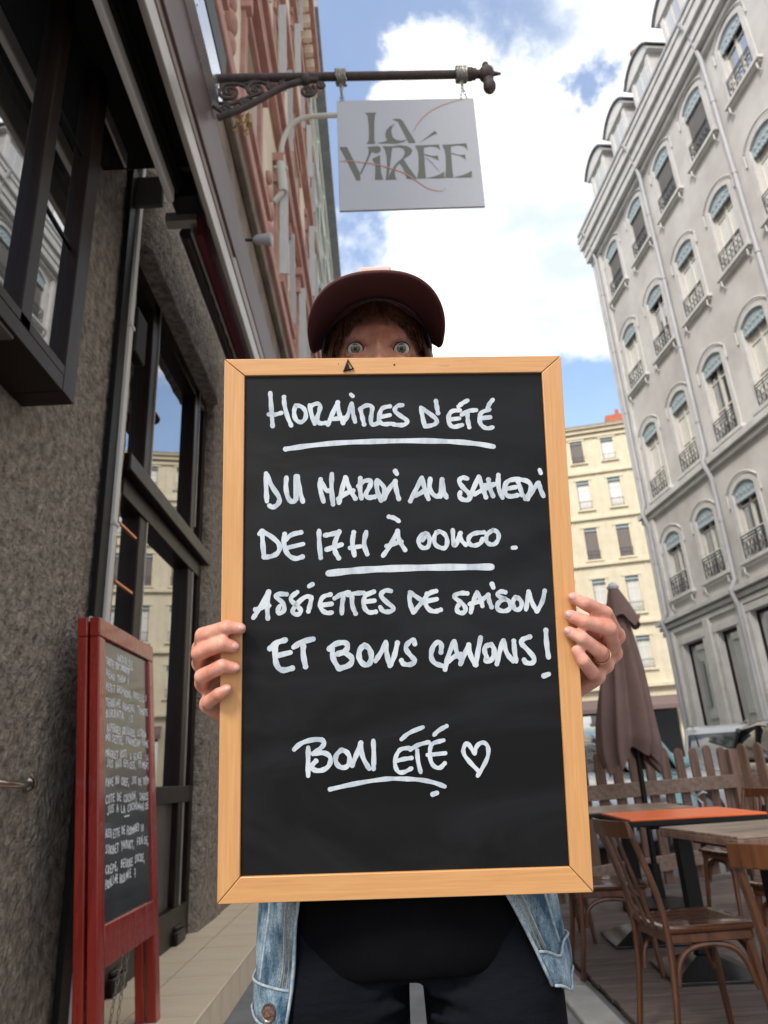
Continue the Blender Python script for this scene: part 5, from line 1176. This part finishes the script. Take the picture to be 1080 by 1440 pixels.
# ---- head: dense displaced ellipsoid
HC = Vector((.0232, .934, 1.585)); eyeL = Vector((-.0088, .853, 1.5875)); eyeR = Vector((.0560, .853, 1.5842))
ER_ = .0120; OZ = -.0046     # the eyes look down at the camera, so the lid opening sits low on the ball
nu, nv = 400, 400; V_ = []; Fc = []
def g2(x, z, x0, z0, sx, sz): return math.exp(-((x-x0)/sx)**2-((z-z0)/sz)**2)
for j in range(nv+1):
    ph = math.pi*j/nv; sp, cp = math.sin(ph), math.cos(ph)
    for i in range(nu):
        th_ = 2*math.pi*i/nu
        # denser towards the face (-y)
        th2 = th_+.55*math.sin(th_)
        nx_, ny_ = math.sin(th2-math.pi), math.cos(th2-math.pi)
        nx_, ny_ = math.sin(th2), -math.cos(th2)*-1
        dxn = math.sin(th2); dyn = math.cos(th2)
        x = HC.x+.073*sp*dxn; y = HC.y+.094*sp*dyn; z = HC.z+.118*cp
        if z < HC.z-.02: 
            q = (HC.z-.02-z)/.098; x = HC.x+(x-HC.x)*(1-.22*q)          # jaw taper
        if dyn < 0:
            f = min(1, -dyn*1.4)*min(1, sp*1.2)
            dy = 0
            dy -= .006*g2(x, z, HC.x, eyeL.z+.026, .045, .011)            # brow
            dy -= .012*g2(x, z, HC.x, eyeL.z-.010, .0085, .020)           # bridge
            dy -= .022*g2(x, z, HC.x, eyeL.z-.038, .0125, .014)           # nose tip
            dy -= .007*g2(x, z, HC.x-.012, eyeL.z-.042, .008, .008)+.007*g2(x, z, HC.x+.012, eyeL.z-.042, .008, .008)
            dy -= .006*g2(x, z, HC.x, eyeL.z-.070, .022, .006)+.006*g2(x, z, HC.x, eyeL.z-.084, .018, .006)
            dy += .004*g2(x, z, HC.x, eyeL.z-.077, .020, .003)
            dy -= .008*g2(x, z, HC.x, eyeL.z-.106, .018, .012)            # chin
            for e in (eyeL, eyeR):
                dy += .0075*g2(x, z, e.x, e.z+.001, .021, .0135)          # socket
                dy -= .0045*g2(x, z, e.x+(e.x-HC.x)*.25, e.z-.030, .018, .010)   # cheek
            y += dy*f
            for e in (eyeL, eyeR):
                if abs(x-e.x) < .026 and abs(z-e.z) < .026:
                    sgn = 1 if e.x > HC.x else -1
                    u_ = (x-e.x)/.0118; zc = e.z+OZ+.0006*sgn*u_*-1
                    upz = .0076*math.sqrt(max(0, 1-abs(u_)**2)) if abs(u_) < 1 else 0
                    loz = -.0078*math.sqrt(max(0, 1-abs(u_)**2.2)) if abs(u_) < 1 else 0
                    dz_ = z-zc
                    d2 = (x-e.x)**2+(z-e.z)**2
                    yb = e.y-math.sqrt(max(0, ER_**2-d2)) if d2 < ER_**2 else e.y
                    # lids hug the ball 1.1 mm proud, opening cut back behind it
                    rr = math.sqrt((u_)**2+(dz_/(.0058 if dz_ > 0 else .0058))**2)
                    lid = yb-.0016
                    if rr < 1: y = yb+.0045
                    else:
                        w_ = math.exp(-((rr-1)/.38)**2)
                        if d2 < (ER_*.98)**2: y = min(y*(1-w_)+lid*w_, lid)
                        elif d2 < (ER_*1.35)**2: y = y+(min(y, e.y-.0030)-y)*max(0, 1-(math.sqrt(d2)/ER_-.98)/.37)
                        y += .0012*math.exp(-((rr-1.42)/.13)**2)            # lid crease
        V_.append((x, y, z))
for j in range(nv):
    for i in range(nu): Fc.append((j*nu+i, (j+1)*nu+i, (j+1)*nu+(i+1) % nu, j*nu+(i+1) % nu))
hd = bpy.data.meshes.new('head'); hd.from_pydata(V_, [], Fc)
bmh = bmesh.new(); bmh.from_mesh(hd); bmesh.ops.remove_doubles(bmh, verts=bmh.verts, dist=1e-5)
for _ in range(1): bmesh.ops.smooth_vert(bmh, verts=bmh.verts, factor=.4, use_axis_x=True, use_axis_y=True, use_axis_z=True)
bmesh.ops.recalc_face_normals(bmh, faces=bmh.faces); bmh.to_mesh(hd); bmh.free()
eb = MB()
for sx in (-1, 1):
    eb.ball((HC.x+sx*.074, HC.y+.012, HC.z-.018), .022, 16, (.35, .7, 1.3))
em = remesh(eb, .003, 3)
body = join_meshes([bmesh_, hm[0], hm[1], hd, em], 'body')
body.transform(wm(per).inverted())
bo = link('body', body, m_skin, per, ang=180)
# nails
def nail(parent, a_, tip, nrm, r):
    d = (tip-a_).normalized(); n_ = nrm-nrm.dot(d)*d; n_.normalize(); s_ = d.cross(n_)
    rot = Matrix((d, s_, n_)).transposed()
    MB().ball(tip+d*r*.15+n_*r*.60, r, 14, (.80, .62, .43), rot).build('nail', m_nail, parent, world=True)
for J, R_, ns in ((Lh, Lr, {'index': (-.1, .35), 'middle': (.25, .3), 'ring': (.25, .3), 'little': (.55, .2)}), (Rh, Rr, {'index': (-.35, .25), 'middle': (0, .15), 'ring': (-.25, .15)})):
    for k_, (sx, sz) in ns.items():
        P = [bj(*q) for q in J[k_]]; nail(bo, P[2], P[3], bn+buy*sz+bux*sx, R_[k_][3])
# ring
Pm = [bj(*q) for q in Rh['ring']]
c_ = Pm[1].lerp(Pm[0], .22); d_ = (Pm[0]-Pm[1]).normalized(); s1 = d_.orthogonal().normalized(); s2 = d_.cross(s1)
rg = MB(); rg.tube([c_+(s1*math.cos(t_)+s2*math.sin(t_))*.0100 for t_ in [2*math.pi*j/32 for j in range(32)]], .0010, 8, closed=True)
rg = rg.build('ring', mat('gold', (.75, .50, .25), .25, metal=1.)); tag(rg, 'thin gold ring on the finger holding the right edge of the chalkboard', 'ring')
# eyes
m_eyew = mat('eye white', (.70, .66, .63), .12, spec=.6); m_iris = mat('grey green iris', (.10, .12, .085), .1, (.20, .21, .15), 500, 3, spec=.8); m_pup = mat('pupil', (.002, .002, .002), .05, spec=.8)
for e in (eyeL, eyeR):
    eo = MB().ball(e, ER_, 28).build('eye', m_eyew, per, world=True, ang=180)
    gz = (CAM-e).normalized()
    s1 = gz.orthogonal().normalized(); s2 = gz.cross(s1)
    def cap_(r, off, nm, m, rin=0):
        b = MB(); rings = []
        for rr in [rin+(r-rin)*i/6 for i in range(7)]:
            h = math.sqrt(ER_**2-rr**2)+off; rings.append([e+gz*h+(s1*math.cos(2*math.pi*k_/28)+s2*math.sin(2*math.pi*k_/28))*max(rr, 1e-5) for k_ in range(28)])
        b.grid(rings, closed_u=True); return b.build(nm, m, eo, world=True, fix=False, ang=180)
    cap_(.0063, .00025, 'iris', m_iris); cap_(.0067, .00018, 'limbal_ring', mat('limbal', (.03, .03, .028), .1), .0056); cap_(.0024, .0004, 'pupil', m_pup)
# lashes
b = MB()
for e in (eyeL, eyeR):
    for sg_, n_, ln in ((1, 26, .0070),):
        for i in range(n_):
            u_ = -1+2*(i+.5)/n_; 
            zz_ = OZ+.0056*math.sqrt(max(0, 1-abs(u_)**2))
            x_ = e.x+u_*.0118; d2 = (x_-e.x)**2+zz_**2; y_ = e.y-math.sqrt(max(0, ER_**2-min(d2, ER_**2)))-.0020
            p = Vector((x_, y_, e.z+zz_)); l_ = ln*random.uniform(.7, 1.1)
            b.tube([p, p+Vector((u_*l_*.35, -l_*.55, sg_*l_*.25)), p+Vector((u_*l_*.55, -l_*.75, sg_*l_*.75))], [.00035, .00025, .0001], 4)
    # dark upper lid line
    L_ = []
    for i in range(17):
        u_ = -1+2*i/16; zz_ = OZ+.0056*math.sqrt(max(0, 1-abs(u_)**2)); d2 = (u_*.0118)**2+zz_**2
        L_.append((e.x+u_*.0118, e.y-math.sqrt(max(0, ER_**2-min(d2, ER_**2)))-.0019, e.z+zz_))
    b.tube(L_, .00055, 5)
b.build('eyelashes', mat('dark lashes', (.012, .006, .004), .6), per, world=True, kind='stuff')
# hair
b = MB(); b.loft([ell(HC.x, HC.y+.012, z, rx, ry, 32) for z, rx, ry in ((1.45, .064, .062), (1.50, .084, .080), (1.56, .0885, .088), (1.62, .0865, .094), (1.68, .060, .07), (1.705, .02, .03))])
for i in range(len(b.v)):
    x, y, z = b.v[i]
    if y < HC.y-.035: b.v[i] = (HC.x+(x-HC.x)*.985, HC.y-.035, z)
hr = b.build('hair', m_hair, per, world=True, ang=180)
b = MB(); rnd = random.Random(4)
for i in range(520):
    sx = rnd.choice((-1, 1)); a_ = rnd.uniform(.05, .95)
    x0 = HC.x+sx*(.062+.020*a_); y0 = HC.y-.068+.075*a_; z0_ = 1.632-.012*a_
    out_ = rnd.uniform(0, 1)
    P = [(x0, y0, z0_), (x0+sx*(.004+.004*out_), y0-.004, z0_-.045), (x0+sx*(.002+.008*out_), y0+rnd.uniform(-.004, .006), z0_-.10), (x0-sx*rnd.uniform(-.012, .008), y0+rnd.uniform(-.01, .012), z0_-.165-.03*rnd.random())]
    b.tube(smooth_line(P, 1), .0009, 4)
for i in range(330):   # fringe
    u_ = rnd.uniform(-1, 1)
    x0 = HC.x+.062*u_; y0 = HC.y-.094*math.sqrt(max(0, 1-(u_*.80)**2))-.003; z0_ = 1.655-.018*u_*u_
    ln = .018+.030*abs(u_)**2+(.012 if abs(u_+.0) < .16 else 0)*rnd.random()+.006*rnd.random()
    sw = rnd.uniform(-.005, .005)+(.008 if rnd.random() < .3 else 0)*(-1 if u_ < .1 else 1)
    b.tube(smooth_line([(x0, y0, z0_), (x0+sw*.5, y0-.004, z0_-ln*.6), (x0+sw, y0-.003, z0_-ln)], 1), [.0010]*5 if False else .0007, 4)
for sx, x0, x1, dz_ in ((-1, .010, -.012, .036), (1, .014, .020, .030), (-1, .004, -.004, .034), (1, .022, .024, .042)):
    y0 = HC.y-.099; b.tube(smooth_line([(HC.x+x0-.01, y0, 1.652), (HC.x+(x0+x1)/2-.008, y0-.004, 1.652-dz_*.55), (HC.x+x1-.01, y0-.001, 1.652-dz_)], 2), .0011, 4)
b.build('hair_strands', m_hair, per, world=True, kind='stuff', ang=180)
# cap
b = MB(); rings = []
for i in range(15):
    t_ = i/14*math.pi/2; z = 1.632+.112*math.sin(t_)**.9; c_ = math.cos(t_)**.48 if t_ < math.pi/2-.01 else .02
    rings.append([(HC.x+.0855*c_*math.cos(2*math.pi*k_/48), HC.y+.006+.104*c_*math.sin(2*math.pi*k_/48), z+(.012*math.sin(2*math.pi*k_/48)*-1 if i == 0 else 0)) for k_ in range(48)])
b.loft(rings); cap = b.build('cap_crown', m_cap, per, world=True, ang=180)
MB().lathe([(.002, .008), (.008, .004), (.009, 0)], (HC.x, HC.y+.006, 1.743), 14).build('cap_button', m_cap, cap, world=True)
MB().box(HC.x-.022, HC.x+.026, HC.y-.0915, HC.y-.080, 1.690, 1.7200).build('cap_patch', mat('pale pink patch', (.62, .45, .38), .8), cap, world=True, bevel=.004)
def brim_pt(t_, s_):
    a0 = t_*rad(74); inn = Vector((HC.x+.0865*math.sin(a0), HC.y+.006-.104*math.cos(a0), 1.6595-.030*t_**2))
    ap = t_*rad(104); cxo = math.copysign(abs(math.sin(ap))**.82, ap)
    outp = Vector((HC.x-.001+.0950*cxo, .876-math.copysign(.156*abs(math.cos(ap))**.78, math.cos(ap))*(1 if math.cos(ap) > 0 else .6), 1.6085-.014*abs(t_)**2.2+.026*abs(t_)**6))
    p = inn.lerp(outp, s_); p.z += .010*math.sin(math.pi*s_)*(1-abs(t_)**2); return p
b = MB(); ns, nt_ = 14, 60
P = [[brim_pt(-1+2*j/nt_, i/ns) for j in range(nt_+1)] for i in range(ns+1)]
b.grid(P); br_ = b.build('cap_brim', m_cap, per, world=True, ang=180, solid=.0036)
b = MB(); b.tube([brim_pt(-1+2*j/nt_, 1) for j in range(nt_+1)], .0024, 8); b.build('brim_edge', m_cap, br_, world=True)
b = MB(); b.grid([[Vector((HC.x+.0835*math.sin(a_), HC.y+.006-.102*math.cos(a_), z-.022*(abs(math.sin(a_))**2))) for a_ in [rad(-110+220*j/40) for j in range(41)]] for z in (1.668, 1.645, 1.640)]); b.build('sweatband', m_capd, cap, world=True, ang=180, solid=.002)
# t-shirt, leggings
b = MB(); b.loft([ell(cxp, cyp, z, rx, ry, 36) for z, rx, ry in ((.812, .158, .096), (.83, .168, .103), (.86, .172, .108), (.92, .172, .106), (1.02, .142, .094), (1.10, .135, .09), (1.22, .152, .100), (1.32, .156, .100), (1.385, .128, .086), (1.43, .068, .068))])
for Sh, El in ((SL, EL), (SR, ER)): b.limb([Sh, Sh.lerp(El, .45)], [.058, .050], 16)
me = remesh(b, .007, 3); me.transform(wm(per).inverted()); link('t_shirt', me, m_tee, per, ang=180)
b = MB(); b.loft([ell(cxp+.003, cyp, z, rx, ry, 36) for z, rx, ry in ((.803, .050, .060), (.82, .10, .095), (.84, .165, .104), (.88, .169, .106), (.90, .166, .104))])
for sx in (-1, 1):
    P = [(cxp+.003+sx*.086, cyp, .862), (cxp+.003+sx*.0905, cyp-.004, .80), (cxp+.003+sx*.092, cyp-.006, .70), (cxp+.003+sx*.094, cyp, .60), (cxp+sx*.096, cyp, .48), (cxp+sx*.096, cyp+.02, .33), (cxp+sx*.096, cyp+.03, .12)]
    b.limb(P, [.083, .0835, .081, .073, .058, .056, .040], 26)
for k_ in range(16):   # folds
    sx = -1 if k_ % 2 else 1; z = .865-.013*k_
    b.tube(smooth_line([(cxp+sx*.012, cyp-.066, z+.012), (cxp+sx*.06, cyp-.081, z+.004*math.sin(k_)), (cxp+sx*.13, cyp-.067, z-.012+.02*math.sin(k_*2.1))], 1), .0065, 8)
me = remesh(b, .0055, 4); me.transform(wm(per).inverted()); link('leggings', me, m_leg, per, ang=180)
for sx in (-1, 1):
    b = MB(); b.limb([(cxp+sx*.096, cyp+.05, .045), (cxp+sx*.105, cyp-.06, .045), (cxp+sx*.112, cyp-.15, .035)], [.042, .042, .034], 16)
    me = remesh(b, .006, 3); me.transform(wm(per).inverted()); link('shoe', me, m_sole, per, ang=180)
# ---- denim jacket
JC = Vector((.0225, .995, 0))
def jrad(z, a_):
    f = (z-.77)/.65
    rx = .188-.012*math.sin(f*math.pi)+.0; ry = .118
    if z > 1.30: k_ = (z-1.30)/.11; rx *= (1-.22*k_); ry *= (1-.25*k_)
    w = .0025*math.sin(a_*9+z*40)+.003*noise.noise(Vector((a_*3, z*14, 0)))
    return rx+w, ry+w
def jp(side, s_, z, out=0):
    """side -1 image-left front, +1 image-right; s_ from 0 (front edge) to 1 (middle of the back)"""
    if side < 0: a0 = rad(-139+9*min(1, max(0, (z-.77)/.2)))
    else: a0 = rad(-60+(24 if z < .92 else 0)*min(1, max(0, (.92-z)/.13)))
    a1 = rad(-270) if side < 0 else rad(90)
    a_ = a0+(a1-a0)*s_; rx, ry = jrad(z, a_)
    return Vector((JC.x+(rx+out)*math.cos(a_), JC.y+(ry+out)*math.sin(a_), z))
def bot(side, s_):
    if side < 0: return .772+.012*s_
    return .792+.035*max(0, 1-abs(s_-.03)/.05)*0-.012*math.exp(-((s_-.10)/.06)**2)+.0*s_+.025*max(0, .06-s_)/.06*0+.004
for side in (-1, 1):
    P = []
    for i in range(44):
        P.append([jp(side, s_, bot(side, s_)+(1.40-bot(side, s_))*i/43) for s_ in [j/40 for j in range(41)]])
    b = MB(); b.grid(P); jk = b.build('jacket', m_denim, per, world=True, ang=180, solid=.0035)
    b = MB(); hb = .036
    P = [[jp(side, s_, bot(side, s_)+hb*i/4, .0030+.0014*math.sin(math.pi*i/4)) for s_ in [j/40 for j in range(41)]] for i in range(5)]
    b.grid(P); b.build('waistband', m_denim, jk, world=True, ang=180, solid=.0032)
    b = MB()
    for off in (.0, hb): b.tube([jp(side, s_, bot(side, s_)+off, .0052) for s_ in [j/40 for j in range(41)]], .0016, 6)
    b.tube([jp(side, .0, bot(side, 0)+(1.38-bot(side, 0))*i/30, .0018) for i in range(31)], .0021, 6)
    b.tube([jp(side, .045, bot(side, 0)+hb+(1.36-bot(side, 0)-hb)*i/30, .0025) for i in range(31)], .0011, 6)
    b.tube([jp(side, .16, bot(side, 0)+hb+(1.2-bot(side, 0)-hb)*i/30, .0025) for i in range(31)], .0016, 6)
    b.build('seam', m_seam, jk, world=True, ang=180)
    b = MB()
    for s0 in (.02, .038): b.tube([jp(side, s0, bot(side, 0)+.004+(1.36-bot(side, 0))*i/40, .0022 if i else .006) for i in range(41)], .0005, 5)
    b.build('stitching', m_thread, jk, world=True, ang=180, kind='stuff')
    if side < 0:
        c_ = jp(-1, .055, .787, .0065); n_ = Vector((-.30, -.95, .02)).normalized(); c_ = c_+n_*.002; s1 = n_.cross(Vector((0, 0, 1))).normalized(); s2 = n_.cross(s1)
        m_btn = mat('antique copper button', (.12, .075, .06), .35, (.30, .19, .15), 400, 4, .4, 900, metal=.8, bdist=.0006)
        rings = [[c_+n_*h+(s1*math.cos(2*math.pi*k_/24)+s2*math.sin(2*math.pi*k_/24))*r for k_ in range(24)] for r, h in ((.0085, -.002), (.0088, .001), (.0080, .0022), (.0068, .0014), (.0040, .0016), (.0034, .0024), (.0012, .0022))]
        b = MB(); b.loft(rings); b.build('button', m_btn, jk, world=True)
for Sh, El, Wr in ((SL, EL, WL), (SR, ER, WR)):
    b = MB(); b.limb([Sh, Sh.lerp(El, .5), El, El.lerp(Wr, .4), El.lerp(Wr, .66)], [.062, .053, .046, .043, .038], 18)
    me = remesh(b, .006, 3); me.transform(wm(per).inverted()); link('sleeve', me, m_denim, per, ang=180)
